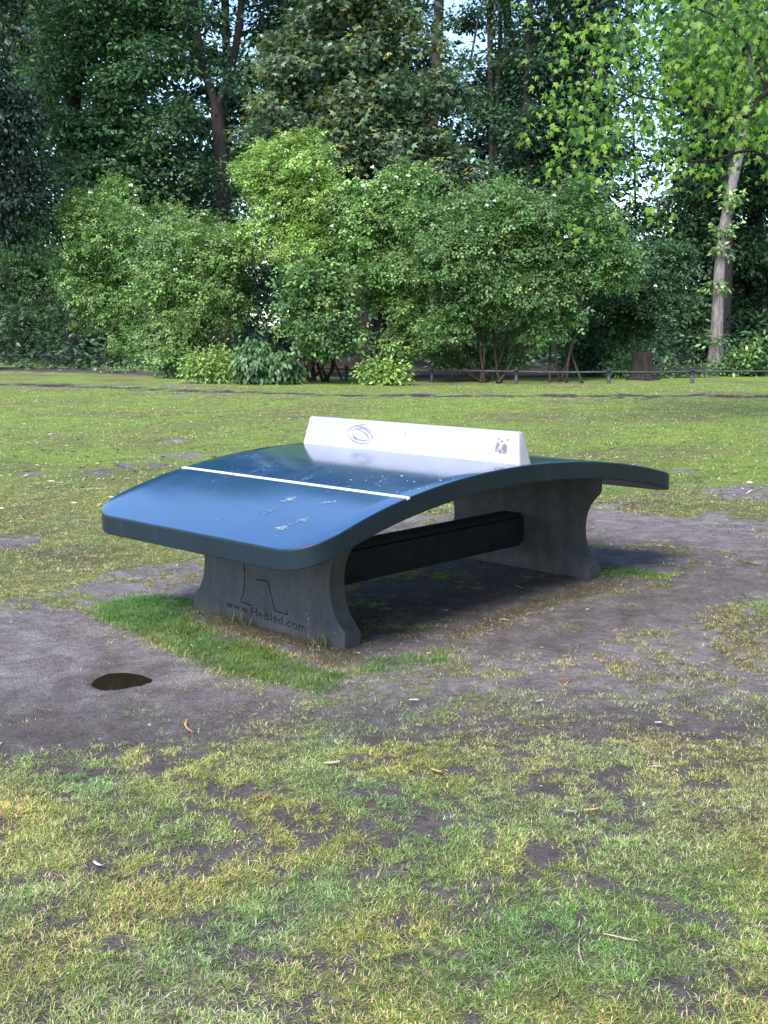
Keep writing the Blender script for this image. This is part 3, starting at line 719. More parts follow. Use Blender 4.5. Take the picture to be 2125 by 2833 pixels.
parts = [grass_band(1.7, 3.6, 84000, 9, .023, .0016, 2, 1), grass_band(3.6, 6.2, 42000, 8, .023, .0022, 1, 2), grass_band(6.2, 10, 12000, 7, .026, .0036, 1, 3), grass_band(10, 26, 1100, 6, .034, .0090, 1, 4, .38)]
V = []; F = []; C = []; b0 = 0
for v, f, c in parts: V.append(v); F.append(f+b0); C.append(c); b0 += len(v)
F = np.vstack(F); print('grass tris', len(F))
o = link('grass', tri_mesh('grass', np.vstack(V), F, np.vstack(C)), M_grass); tag(o, 'short worn green and straw coloured grass over the lawn', 'grass', kind='stuff')

# ------------------------------------------------------------------ litter
def frond(n, box, size, cols, tv, name, label, cat):
    r = RNG; pts = []
    while len(pts) < n:
        x, y = r.uniform(box[0], box[2]), box[1]+(box[3]-box[1])*r.random(); q = G(x, y)
        if abs(abs(q[0])-.9164) < .08 and abs(q[1]) < .55: continue
        if math.hypot(q[0]-PUD[0], q[1]-PUD[1]) < .2: continue
        pts.append(q)
    Pp = np.array(pts); Pp[:, 2] = height(Pp[:, 0], Pp[:, 1])+.010
    Nn = unit(np.array([0, 0, 1])+r.normal(size=(n, 3))*.25); T = r.normal(size=(n, 3)); T[:, 2] *= .15
    C = np.array(cols)[r.integers(0, len(cols), n)]*(1+.2*r.normal(size=(n, 1))).clip(.5, 1.5)
    size = size*np.clip((Pp-CAM) @ fw/5, .55, 1.2)
    o = scatter(name, Pp, Nn, T, size*(.4+r.random(n)), C, tv[0], tv[1], M_dry); tag(o, label, cat, kind='stuff'); return o
CHIP = ([(0, 0, 0), (.5, .14, .06), (1, .03, 0), (.55, -.12, -.02), (.45, 0, .12)], [(0, 4, 1), (1, 4, 2), (2, 4, 3), (3, 4, 0)])
frond(620, (-100, 1420, 2225, 2833), .017, [(.5, .4, .26), (.62, .54, .42), (.28, .15, .08), (.42, .33, .24), (.10, .07, .05), (.55, .5, .45)], CHIP, 'leaf_litter', 'tiny dry leaf scraps and bark chips scattered over the ground', 'litter')
frond(900, (-100, 1110, 2225, 1420), .05, [(.5, .44, .3), (.65, .6, .5), (.06, .045, .035), (.09, .07, .05), (.05, .04, .03), (.12, .09, .06)], CHIP, 'leaf_litter', 'specks of leaf litter strewn across the far lawn', 'litter')
frond(5200, (-100, 1420, 2225, 2833), .0085, [(.05, .038, .032), (.09, .07, .06), (.035, .027, .022), (.16, .13, .115)], CHIP, 'soil_crumbs', 'loose crumbs and grit on the bare soil', 'grit')
TW = lambda a: ([(0, -a, 0), (0, a, 0), (.5, a*.8+.03, .05), (1, a*.5, .02), (1, -a*.5, 0), (.5, -a*.8+.03, .0), (.5, .03, .09+a)], [(0, 6, 1), (1, 6, 2), (2, 6, 3), (3, 6, 4), (4, 6, 5), (5, 6, 0)])
frond(120, (-100, 1500, 2225, 2833), .045, [(.4, .32, .2), (.12, .09, .065), (.5, .42, .3)], TW(.012), 'dry_twigs', 'thin broken twigs and straw stems lying in the grass', 'twigs')

n_ = 420; r_ = np.random.default_rng(77)
yy = r_.uniform(-.47, .6, n_); xx = -.972-np.abs(r_.normal(size=n_))*.03; side = r_.random(n_) < 0
xx = np.where(side, r_.uniform(-.99, -.84, n_), xx); yy = np.where(side, -.53-np.abs(r_.normal(size=n_))*.025, yy)
keep = (fbm(yy*7, xx*3, 12, 3) > .42)
Pp = np.stack([xx, yy, height(xx, yy)-.004], -1)[keep]; m_ = len(Pp)
T = r_.normal(size=(m_, 3))*.45; T[:, 2] = 1.0; T[:, 0] -= .25
o = scatter('tall_grass_blades', Pp, r_.normal(size=(m_, 3)), T, r_.uniform(.025, .085, m_), np.array([(.10, .16, .05), (.34, .30, .17), (.16, .24, .07), (.28, .22, .13)])[r_.integers(0, 4, m_)], [(0, -.035, 0), (0, .035, 0), (.55, .028, .05), (.55, -.028, .05), (1, 0, .22)], [(0, 1, 2), (0, 2, 3), (3, 2, 4)], M_grass)
tag(o, 'uncut grass blades standing against the foot of the near leg', 'grass', kind='stuff')

def bit(name, x0, y0, x1, y1, wpx, color, label, cat, bend=.12, thick=.004, group=None, blunt=False):
    a = G(x0, y0); b = G(x1, y1); d = dep((y0+y1)/2); wm = wpx*.8/FPX*d
    a[2] = float(height(np.array([a[0]]), np.array([a[1]]))[0])+.014; b[2] = float(height(np.array([b[0]]), np.array([b[1]]))[0])+.016
    a = Vector(a); b = Vector(b); c = (a+b)/2; L = (b-a); bm = bmesh.new(); side = L.cross(Vector((0, 0, 1))).normalized()
    n = 7; prev = None
    for i in range(n):
        t = i/(n-1); p = a+L*t-c+side*bend*L.length*math.sin(math.pi*t)+Vector((0, 0, .25*thick*math.sin(t*5)))
        w_ = wm*.5*((math.sin(math.pi*min(max(t, .12), .88))**.5)*(1+.25*math.sin(t*13+x0)) if not blunt else 1)
        r = [bm.verts.new(p+side*w_*math.cos(q)+Vector((0, 0, max(thick*.35, w_*.22)*math.sin(q)))) for q in [2*math.pi*k/6 for k in range(6)]]
        if prev:
            for k in range(6): bm.faces.new((prev[k], prev[(k+1) % 6], r[(k+1) % 6], r[k]))
        else: bm.faces.new(r)
        prev = r
    bm.faces.new(list(reversed(prev)))
    m_ = simple_mat(name+'_material', tuple(v*.7 for v in color), tuple(min(.9, v*1.15) for v in color), 70, .75, .3, .4)
    o = bm_obj(name, bm, m_, None, True, 60); o.location = c; tag(o, label, cat, group); return o
bit('bark_chip', 519, 2000, 534, 2034, 9, (.55, .27, .14), 'orange brown sliver of bark on the bare soil below the puddle', 'bark chip')
bit('curled_leaf', 896, 2122, 940, 2118, 16, (.62, .47, .33), 'pale tan curled dry leaf in the grass below the near leg', 'leaf')
bit('bark_chip', 708, 2226, 744, 2206, 10, (.42, .2, .08), 'reddish bark sliver in the grass between twig and tan leaf', 'bark chip')
bit('bark_chip', 1195, 2142, 1222, 2150, 11, (.62, .38, .18), 'golden flat bark piece in the grass just right of centre', 'bark chip', blunt=True)
bit('paper_scrap', 262, 2398, 281, 2410, 11, (.62, .75, .82), 'pale blue white paper scrap in the left foreground grass', 'paper', blunt=True)
bit('cigarette_end', 1133, 1943, 1158, 1942, 6, (.75, .73, .68), 'white cigarette end on soil right of the dark bare patch', 'cigarette end', .0, .004, None, True)
bit('cigarette_end', 1425, 1628, 1446, 1636, 4, (.8, .8, .8), 'thin white cigarette end on dark soil under the table', 'cigarette end', .0, .003, None, True)
bit('pebble', 1811, 2016, 1830, 2017, 10, (.62, .62, .62), 'smooth pale pebble on bare soil in the right middle ground', 'pebble')
bit('pebble', 1484, 1955, 1502, 1950, 7, (.6, .58, .55), 'small off white stone on soil below the far leg', 'pebble')
bit('dead_leaf', 1654, 1834, 1682, 1836, 9, (.45, .2, .07), 'orange dead leaf on the soil edge right of the table', 'leaf')
bit('dead_leaf', 1548, 1892, 1578, 1888, 11, (.40, .14, .07), 'dark red brown curled leaf at the tip of a soil patch', 'leaf')
bit('dead_leaf', 1180, 1814, 1192, 1812, 9, (.65, .45, .1), 'yellow dead leaf in the grass behind the near leg foot', 'leaf')
bit('bark_chip', 1615, 2256, 1655, 2252, 9, (.62, .36, .2), 'bright orange bark strip at the foot of a small soil hollow', 'bark chip')
bit('twig', 1560, 2256, 1596, 2260, 4, (.45, .42, .38), 'grey short twig beside the bright orange bark strip', 'twig')
bit('straw_stem', 1670, 2608, 1764, 2624, 9, (.5, .42, .28), 'long flat straw stem in the lower right grass', 'straw', .03)
bit('straw_stem', 1604, 2622, 1614, 2688, 6, (.5, .4, .3), 'upright pointing broken straw stem in the lower right grass', 'straw', .06)
bit('twig', 1518, 2790, 1548, 2756, 5, (.02, .02, .025), 'short black twig at the bottom edge of the lawn', 'twig')
bit('twig', 772, 2396, 812, 2376, 5, (.45, .36, .26), 'tan twig in the middle foreground grass', 'twig')
bit('twig', 1864, 1886, 1862, 1864, 8, (.25, .19, .13), 'stubby brown twig on the soil at right', 'twig')
bit('twig', 1126, 1884, 1180, 1892, 3, (.3, .17, .12), 'thin red brown twig lying beside the trodden soil', 'twig')
bit('soil_clod', 1690, 1104, 1728, 1102, 12, (.05, .035, .03), 'larger dark clod of soil on the far lawn near the stump', 'soil clod')
bit('soil_clod', 1752, 1104, 1795, 1106, 9, (.07, .055, .045), 'flatter dark clod of soil next to the larger one', 'soil clod')
bit('twig', 518, 1246, 540, 1244, 6, (.03, .02, .018), 'dark short stick on the lawn beyond the table end', 'twig')
bit('twig', 450, 1150, 478, 1153, 5, (.04, .04, .03), 'dark scrap of wood on the far left lawn', 'twig')

# ------------------------------------------------------------------ fence
fpts = [(-420, 1002, .42), (-140, 1006, .42), (130, 1011, .42), (442, 1024, .41), (705, 1040, .38), (958, 1053, .34), (1195, 1057, .33), (1428, 1060, .33), (1684, 1061, .33), (1915, 1060, .33), (2150, 1059, .33), (2400, 1057, .33)]
fence = empty('low_park_fence', G(958, 1053), 'low dark metal knee rail fence along the edge of the wood', 'fence')
FL = Vector(fence.location)
def post_mesh():
    bm = bmesh.new(); prof = [(.055, 0), (.055, .04), (.042, .05), (.042, .80), (.058, .82), (.058, .87), (.03, .885), (.03, .9), (.052, .93), (.055, .965), (.035, .995), (0.004, 1.0)]
    rows = [[bm.verts.new((r*math.cos(2*math.pi*k/12), r*math.sin(2*math.pi*k/12), z)) for k in range(12)] for r, z in prof]
    for a, b_ in zip(rows, rows[1:]):
        for k in range(12): bm.faces.new((a[k], a[(k+1) % 12], b_[(k+1) % 12], b_[k]))
    bm.faces.new(list(reversed(rows[0]))); bm.faces.new(rows[-1])
    me = bpy.data.meshes.new('post'); bmesh.ops.recalc_face_normals(bm, faces=bm.faces)
    for f in bm.faces: f.smooth = True
    bm.to_mesh(me); bm.free(); me.materials.append(M_metal); return me
PM = post_mesh(); prevp = None
for x, y, h in fpts:
    q = Vector(G(x, y)); o = bpy.data.objects.new('post', PM); COL.objects.link(o); o.parent = fence; o.location = q-FL; o.scale = (.95, .95, h*1.1)
    o.rotation_euler = (random.uniform(-.03, .03), random.uniform(-.03, .03), 0)
    if prevp:
        a = prevp[0]+Vector((0, 0, prevp[1]*.80)); b = q+Vector((0, 0, h*.80)); sag = Vector((0, 0, random.uniform(-.015, .01)))
        mid = (a+b)/2+sag
        tube('rail', [a, mid, b], [.022, .022, .022], M_metal, fence, 8, .01)
    prevp = (q, h)

# ------------------------------------------------------------------ stump
sb = G(1777, 1051); stump = empty('tree_stump', sb, 'grey brown tree stump with pale scars behind the low fence', 'stump')
dst = dep(1051); k = .88*dst/FPX
bm = bmesh.new(); rows = []
prof = [(54, -3), (44, 6), (36, 16), (33, 28), (32, 50), (30, 70), (29, 84), (28, 86)]
for r_, z in prof:
    rows.append([bm.verts.new((r_*k*(1+.07*math.sin(3*t+1)+.05*math.sin(7*t)+.03*math.sin(17*t+z*.05)+(.22*math.sin(5*t) if z < 10 else 0))*math.cos(t), r_*k*(1+.07*math.sin(3*t+1)+.05*math.sin(7*t)+.03*math.sin(17*t+z*.05)+(.22*math.sin(5*t) if z < 10 else 0))*math.sin(t), z*k+(random.uniform(-.02, .02) if z > 80 else 0))) for t in [2*math.pi*i/32 for i in range(32)]])
for a, b_ in zip(rows, rows[1:]):
    for i in range(32): bm.faces.new((a[i], a[(i+1) % 32], b_[(i+1) % 32], b_[i]))
me = bpy.data.meshes.new('bark'); bmesh.ops.recalc_face_normals(bm, faces=bm.faces)
for f in bm.faces: f.smooth = True
bm.to_mesh(me)
bm.free()
mst = bark_mat('shaded_stump_bark', (.009, .006, .006), (.055, .045, .04), .8, .15); me.materials.append(mst)  # bark colour darkened to carry the shade of the surrounding trees
o = bpy.data.objects.new('bark', me); COL.objects.link(o); o.parent = stump
bm = bmesh.new(); bm.faces.new([bm.verts.new((28*k*(1+.07*math.sin(3*t+1)+.05*math.sin(7*t))*math.cos(t), 28*k*(1+.07*math.sin(3*t+1)+.05*math.sin(7*t))*math.sin(t), 83*k)) for t in [2*math.pi*i/32 for i in range(32)]])
me = bpy.data.meshes.new('cut_top'); bm.to_mesh(me); bm.free(); me.materials.append(simple_mat('cut_wood', (.05, .04, .035), (.14, .11, .09), 8, .9, .2, .5)); o = bpy.data.objects.new('cut_top', me); COL.objects.link(o); o.parent = stump

# ------------------------------------------------------------------ vegetation
def E(px, py, rx, ry, d, rz=None):
    """ellipsoid of foliage: centre and size as seen, at distance d; depth radius in metres"""
    k = d/FPX; return (P(px, py, d), np.array([rx*k, (rz or rx)*k, ry*k]))
GB = [(.185, .32, .10), (.12, .235, .075), (.29, .42, .15)]          # bright elder
GY = [(.25, .39, .095), (.18, .30, .08), (.35, .47, .14)]
GM = [(.085, .17, .065), (.11, .20, .075), (.065, .13, .052)]
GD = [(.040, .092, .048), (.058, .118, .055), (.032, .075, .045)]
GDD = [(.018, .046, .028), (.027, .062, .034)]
M_flower = simple_mat('cream_flower', (.7, .68, .58), (.85, .84, .78), 40, .8)
def flower_mesh(r, seed):
    rr = random.Random(seed); bm = bmesh.new()
    for i in range(16):
        a = rr.random()*6.28; q = r*math.sqrt(rr.random()); c = Vector((q*math.cos(a), q*math.sin(a), .18*r*(1-(q/r)**2)+rr.uniform(-.008, .008))); s = r*.26
        n = [bm.verts.new(c+Vector((s*math.cos(t+a), s*math.sin(t+a), rr.uniform(-.01, .01)))) for t in (0, 1.3, 2.5, 3.8, 5.0)]; bm.faces.new(n)
    me = bpy.data.meshes.new('flower_head'); bm.to_mesh(me); bm.free(); me.materials.append(M_flower); return me
FM = [flower_mesh(.075, i) for i in range(3)]
def flowers(parent, spots, d):
    for i, (x, y, s) in enumerate(spots):
        o = bpy.data.objects.new('flower_head', FM[i % 3]); COL.objects.link(o); o.parent = parent
        o.location = Vector(P(x, y, d+random.uniform(-.2, .2)))-Vector(parent.location); o.scale = (s*.62, s*.62, s*.62)
        t = Vector((-fw[0]*.7+random.uniform(-.3, .3), -fw[1]*.7+random.uniform(-.3, .3), .7)); o.rotation_euler = t.to_track_quat('Z', 'Y').to_euler()
def bush(label, base, ells, n, cols, size=.2, d=None, tmpl=ELDER, stems=6, flw=(), name='elder_bush', per=12, cat='bush', group='tall bushes along the wood edge', fd=-1.6, **kw):
    bp_ = G(*base); d = d or float((bp_-CAM) @ fw)
    root = empty(name, bp_, label, cat, group)
    es = [E(*(e[:4]), d+(e[4] if len(e) > 4 else 0), e[5] if len(e) > 5 else None) for e in ells]
    kw.setdefault('lump', .24); kw.setdefault('sub', 11); kw.setdefault('shell', .7)
    crown('foliage', es, int(n*1.3), root, size*.95, cols, tmpl, per=per, **kw)
    for i in range(stems):
        e = es[i % len(es)]; b0 = np.array(bp_)+np.array([random.gauss(0, .22), random.gauss(0, .22), 0]); tgt = e[0]+np.array([random.gauss(0, .25)*e[1][0], random.gauss(0, .25)*e[1][0], -.1*e[1][2]])
        m1 = b0*.6+tgt*.4+np.array([random.gauss(0, .18), random.gauss(0, .18), -.1*random.random()])
        tube('stem', [b0, m1, tgt], [.036*random.uniform(.6, 1.3), .026, .012], M_stem, root, 7, .08)
    if flw: flowers(root, flw, d+fd)
    return root

# --- the row of bushes (positions as seen in the photograph, one after another from the left)
bush('dark loose bush at the left edge behind the rail fence', (40, 1000), [(-30, 800, 170, 170, 2), (100, 760, 110, 130, 2), (60, 900, 150, 90, 1), (190, 900, 90, 90, 1)], 8000, GD+GM, .17, stems=4, bright=.3)
bush('leftmost bright bush with white flowers near its top', (330, 1016), [(330, 640, 150, 110), (250, 740, 110, 110), (390, 690, 110, 110), (270, 850, 80, 80), (370, 850, 70, 90), (460, 620, 60, 60, 1), (370, 960, 50, 50, -1), (340, 560, 70, 60)], 13500, GB, .19,
     flw=[(362, 512, 1.3), (374, 540, 1.7), (250, 532, 1.2), (262, 620, .9), (225, 622, .8), (180, 608, .8), (375, 790, .9), (410, 800, .9), (470, 745, .8), (300, 665, .7), (398, 684, .9), (125, 770, .7), (430, 610, .8)])
bush('broad pale bush overhanging the yellow weeds', (560, 1045), [(520, 690, 120, 90), (620, 720, 110, 90, -.5), (480, 780, 100, 90), (600, 800, 80, 70, -.6), (510, 890, 70, 80), (640, 860, 40, 50, -.5), (490, 980, 50, 60)], 10500, GB+[(.17, .24, .08)], .18,
     flw=[(620, 668, 1.2), (563, 592, 1.0), (695, 575, .9), (750, 595, 1.0), (672, 565, .9), (485, 745, .9), (500, 720, .8), (590, 700, .8)])
bush('tallest bush of the row, yellow green to its top', (870, 1052), [(830, 470, 115, 95), (760, 520, 80, 90), (880, 580, 110, 110), (770, 660, 90, 100), (860, 720, 100, 90), (830, 400, 50, 40), (720, 480, 50, 50, .5)], 12000, GY, .17,
     flw=[(672, 567, .8), (862, 497, .8), (753, 598, 1.0), (770, 563, .8), (715, 640, .9)], stems=9)
bush('low dark green bush with big leaves under the tallest one', (880, 1056), [(870, 850, 70, 70, -1), (900, 930, 60, 50, -1.2), (880, 780, 55, 50, -1)], 3200, GM+GB, .24, stems=8, lump=.3)
bush('feathery bush with pale flower heads right of the tallest', (1060, 1055), [(1050, 560, 95, 80), (1120, 520, 75, 60), (1000, 640, 100, 100), (1110, 640, 110, 110), (1050, 760, 110, 100), (1130, 850, 70, 90), (1110, 960, 50, 50)], 13500, GB, .18,
     flw=[(1030, 462, 1.0), (1096, 490, 1.1), (1130, 485, 1.0), (1064, 520, 1.0), (1158, 510, .9), (962, 585, .8), (918, 625, .8), (1233, 710, 1.1), (1005, 512, .9)])
bush('widest dense bush in the middle of the row', (1330, 1058), [(1270, 620, 150, 90), (1380, 570, 110, 70), (1400, 680, 170, 130), (1250, 760, 150, 120), (1420, 800, 110, 100), (1230, 890, 80, 100), (1440, 920, 60, 70, 1.2), (1300, 930, 60, 80, 1.5), (1230, 975, 45, 40, 1.2), (1380, 990, 60, 40, 1.6)], 16500, [(.145, .26, .09), (.095, .19, .065), (.23, .34, .13)], .17,
     flw=[(1368, 556, .9), (1346, 568, .9), (1290, 640, .7)], stems=9)
bush('rounded bush with pale green top at the right of the row', (1540, 1058), [(1580, 570, 100, 70, .5), (1640, 640, 100, 90, .5), (1540, 680, 120, 110), (1650, 740, 90, 80), (1540, 820, 80, 80), (1510, 910, 40, 60)], 10500, [(.145, .26, .09), (.10, .19, .065)], .17,
     flw=[(1533, 540, .8), (1650, 530, .8), (1566, 655, .9), (1583, 648, .7), (1590, 606, .7)], stems=6)
bush('dark straggling bush between the pale bush and the stump', (1700, 1040), [(1730, 760, 120, 110), (1800, 830, 100, 90), (1680, 860, 120, 110), (1640, 960, 100, 70), (1830, 730, 70, 80)], 9500, GM+GD, .18, stems=5,
     flw=[(1813, 791, 1.0), (1733, 806, .7)], bright=.3)
# --- low plants in front
def herb(name, label, base, ells, n, cols, size, cat='plant', tmpl=LEAF, **kw):
    bp_ = G(*base); d = float((bp_-CAM) @ fw); root = empty(name, bp_, label, cat)
    es = [E(*(e[:4]), d+(e[4] if len(e) > 4 else 0)) for e in ells]
    crown('foliage', es, n, root, size, cols, tmpl, per=9, lump=.16, flat=1.2, **kw)
    for i in range(9):
        e = es[i % len(es)]; b0 = np.array(bp_)+np.array([random.gauss(0, .4)*e[1][0], random.gauss(0, .4)*e[1][0], 0]); t = b0+np.array([random.gauss(0, .08), random.gauss(0, .08), e[1][2]*1.6])
        tube('stem', [b0, t], [.012, .006], M_stem, root, 5, .02)
    return root
herb('yellow_weed', 'yellow green bushy weed at the foot of the bushes', (580, 1060), [(560, 1018, 50, 40), (600, 1010, 45, 40), (640, 1020, 40, 36)], 3200, GY, .085)
herb('nettle_clump', 'dark green nettles with hanging leaves beside the yellow weed', (740, 1063), [(720, 1010, 60, 48), (770, 1020, 55, 40), (700, 970, 30, 30), (800, 1040, 40, 20)], 2600, GM, .15, droop=1.2)
herb('nettle_clump', 'grey green weeds behind the yellow weed under the pale bush', (560, 1045), [(520, 990, 60, 40), (600, 970, 60, 40), (470, 1010, 40, 30)], 2600, [(.13, .19, .09), (.10, .16, .07)], .10)
herb('leafy_weed', 'pale yellowed low weed below the feathery bush', (1065, 1066), [(1060, 1035, 40, 28), (1100, 1045, 35, 20), (1020, 1030, 25, 22)], 1500, GY, .10)
herb('leafy_weed', 'pale green ground weed at the left bush foot', (370, 1030), [(350, 1022, 45, 12), (420, 1026, 50, 10), (300, 1018, 30, 8)], 900, [(.16, .26, .1), (.2, .3, .14)], .09)
herb('nettle_clump', 'bright nettle bank at the right edge by the pale trunk', (2080, 1040), [(2060, 1005, 60, 30), (2130, 990, 60, 40), (2010, 1020, 40, 18), (2200, 1000, 60, 40), (2100, 1030, 60, 15)], 4200, GM+GB, .13)
herb('leafy_weed', 'small bright shrub left of the stump', (1715, 1045), [(1710, 1015, 32, 22), (1735, 1025, 25, 16)], 900, GB, .10)
herb('leafy_weed', 'thin weeds right of the stump', (1840, 1045), [(1835, 1028, 35, 14), (1880, 1030, 30, 12), (1940, 1030, 30, 10)], 800, GM, .09)
herb('leafy_weed', 'weeds filling under the rail at the left edge', (130, 1012), [(60, 1003, 80, 7, .6), (180, 1003, 80, 7, .6), (270, 1006, 60, 7, .6), (-60, 1003, 80, 8, .6)], 1500, GM, .10)

# --- trees
def tree(name, label, base, d, trunk, rads, ells, n, cols, mat=M_bark, size=.15, limbs=(), tmpl=LEAF, group='tall trees of the wood', per=18, lump=.6, topells=(), ntop=0, **kw):
    q = P(base[0], 897, d); loc = np.array([q[0], q[1], 0.0]); root = empty(name, loc, label, 'tree', group)
    k = d/FPX
    pts = [loc-np.array([0, 0, .1])]+[P(x, y, d) for x, y in trunk]
    tube('trunk', pts, [rads[0]*k*1.25]+[r_*k for r_ in rads], mat, root, 14, .05, .35)
    for L, rr in limbs: tube('limb', [P(x, y, d) for x, y in L], [r_*k for r_ in rr], mat, root, 9, .05)
    es = [E(*(e[:4]), d+(e[4] if len(e) > 4 else 0), e[5] if len(e) > 5 else None) for e in ells]
    if n: crown('crown', es, int(n*1.08), root, size*1.2, cols, tmpl, per=per, lump=lump*.8, sub=7, **kw)
    if ntop:
        es = [E(*(e[:4]), d+(e[4] if len(e) > 4 else 0)) for e in topells]
        crown('upper_crown', es, ntop, root, size*1.9, cols, LEAF, per=per, lump=lump*1.3, **kw)
    return root
tree('linden_tree', 'dark layered tree at left with leaves hanging in tiers', (210, 0), 41, [(210, 620), (200, 300), (215, 100), (180, -150), (200, -500)], [30, 22, 18, 15, 12, 6],
     [(330, 520, 190, 120), (420, 380, 160, 110), (250, 300, 170, 130), (400, 180, 170, 110), (230, 120, 150, 120), (330, 60, 180, 80), (180, 430, 130, 110), (520, 560, 100, 80, 1), (130, 620, 120, 100), (480, 40, 110, 60), (330, 650, 120, 70, 1)], 34000, [(.08, .165, .07), (.105, .20, .085), (.05, .115, .055)], size=.16, bright=.3,
     limbs=[([(205, 560), (290, 430), (400, 330)], [10, 7, 3]), ([(200, 420), (120, 330), (40, 290)], [9, 6, 3])], topells=[(300, -130, 250, 160), (250, -380, 200, 170)], ntop=9000, flat=.3)
tree('conifer_tree', 'blue black evergreen filling the left edge', (-60, 0), 36, [(-60, 500), (-60, 100), (-60, -500)], [28, 24, 16, 5],
     [(0, 420, 120, 90), (40, 330, 110, 70), (-40, 560, 130, 110), (60, 560, 90, 80), (-80, 280, 140, 120)], 13000, [(.014, .034, .026), (.02, .044, .032)], size=.14, flat=.35, droop=.7, topells=[(-60, 60, 120, 140), (-60, -200, 100, 160), (-60, -430, 60, 120)], ntop=2600)
tree('oak_tree', 'lighter leafy tree behind the evergreen at upper left', (60, 0), 47, [(60, 500), (50, 100), (60, -500)], [24, 20, 14, 6],
     [(60, 150, 170, 110), (0, 50, 150, 90), (150, 230, 110, 70), (60, 720, 150, 150), (200, 760, 120, 120)], 12000, [(.08, .16, .06), (.10, .18, .07)], size=.17, topells=[(60, -130, 200, 150), (40, -350, 180, 140)], ntop=4000)
tree('forked_tree', 'tall tree with a thick dark trunk forking into two limbs', (625, 0), 40, [(628, 800), (620, 600), (612, 420), (600, 290)], [24, 21, 20, 19, 18],
     [(560, 640, 110, 80, 1.5), (700, 300, 70, 110, 2), (520, 470, 80, 60, 2), (690, 540, 50, 90, 2), (560, 800, 130, 110, 2), (700, 760, 120, 110, 2), (590, 40, 60, 50, 3), (760, 60, 110, 70, 3), (590, 480, 40, 50, -1), (640, 220, 30, 40, -1), (530, 330, 50, 50, -1), (560, 60, 50, 40, -1), (660, 620, 50, 60, -1)], 13000, GD+[(.05, .10, .035)], size=.16, mat=M_bark,
     limbs=[([(603, 310), (570, 200), (545, 90), (528, -40), (510, -300)], [13, 12, 11, 10, 5]), ([(602, 300), (640, 190), (662, 60), (672, -60), (690, -320)], [11, 11, 10, 9, 5]), ([(560, 170), (500, 120), (440, 100)], [6, 4, 2]), ([(400, 480), (460, 410), (545, 330)], [3, 4, 4])],
     topells=[(560, -200, 200, 150), (700, -350, 180, 160)], ntop=5200)
tree('maple_tree', 'broad maple with grey green star leaves above the bushes', (1010, 0), 34, [(1012, 700), (1012, 400), (1000, 150), (1000, -200)], [22, 20, 16, 13, 6],
     [(930, 430, 190, 110), (800, 330, 140, 110), (1000, 280, 180, 120), (1180, 340, 130, 120), (900, 180, 170, 100), (1070, 130, 150, 90), (780, 200, 100, 90), (1250, 460, 100, 90), (1110, 480, 150, 80), (950, 60, 150, 70), (700, 410, 60, 70), (1230, 250, 80, 60)], 25000, [(.08, .14, .075), (.11, .175, .095), (.055, .10, .055), (.15, .21, .13), (.24, .26, .10)], size=.18, tmpl=STAR2, bright=.32, per=12, lump=.45,
     limbs=[([(1012, 330), (1070, 230), (1040, 120)], [6, 5, 3]), ([(1010, 420), (920, 330), (860, 300)], [6, 4, 2]), ([(1015, 380), (1090, 330), (1160, 240)], [6, 4, 2])], topells=[(1000, -80, 160, 90), (980, -230, 110, 100)], ntop=2200)
tree('tall_tree', 'slim straight trunk rising behind the maple', (1200, 0), 50, [(1198, 500), (1195, 380), (1210, 150), (1215, -100), (1218, -450)], [17, 15, 14, 13, 12, 5],
     [(1180, 560, 120, 100), (1300, 560, 100, 90), (1290, 40, 70, 60), (1160, 30, 50, 50)], 6500, GD, mat=M_bark_mid, size=.17, topells=[(1200, -200, 150, 120), (1230, -400, 180, 120)], ntop=3000)
tree('twin_stem_tree', 'slender tree with two parallel stems right of centre', (1362, 0), 46, [(1362, 500), (1358, 250), (1355, 60), (1350, -150), (1340, -450)], [10, 9, 8, 7, 6, 3],
     [(1400, 80, 70, 90), (1420, 190, 70, 80), (1330, 330, 90, 90, 1), (1290, 170, 40, 50), (1400, 350, 90, 90), (1440, 480, 120, 90)], 11500, GD, mat=M_bark_mid, size=.15, limbs=[([(1366, 600), (1378, 250), (1385, 40), (1390, -300)], [8, 7, 6, 3]), ([(1300, 180), (1322, 60), (1345, -30)], [3, 3, 2])],
     topells=[(1380, -150, 120, 110), (1360, -360, 120, 120)], ntop=3400)
tree('shadowed_tree', 'dark tree whose trunk stands between two leafy crowns', (1465, 0), 44, [(1465, 500), (1460, 260), (1465, 80), (1470, -450)], [12, 11, 10, 9, 4],
     [(1500, 110, 80, 110), (1560, 250, 110, 120), (1480, 380, 120, 90), (1600, 430, 110, 100), (1540, 530, 140, 70), (1640, 120, 70, 150), (1640, 300, 60, 90), (1360, 560, 150, 80)], 19000, GD+GDD, mat=M_bark_mid, size=.16, topells=[(1540, -130, 160, 130), (1560, -370, 160, 140)], ntop=4200)
tree('hornbeam_tree', 'dark dense hornbeam filling the right side behind the pale trunk', (2090, 0), 40, [(2090, 500), (2090, 0), (2080, -450)], [22, 18, 12, 5],
     [(1920, 560, 120, 100), (2080, 520, 150, 130), (1900, 700, 110, 110), (2050, 720, 170, 120), (1930, 850, 130, 100), (2120, 880, 150, 110), (1980, 950, 150, 60), (1930, 300, 90, 130), (2080, 300, 130, 140), (1860, 620, 60, 90)], 30000, [(.035, .085, .032), (.05, .11, .04), (.024, .06, .028)], size=.15, flat=.3, topells=[(2060, 80, 170, 130), (2050, -150, 190, 140), (2080, -380, 150, 130)], ntop=6500)
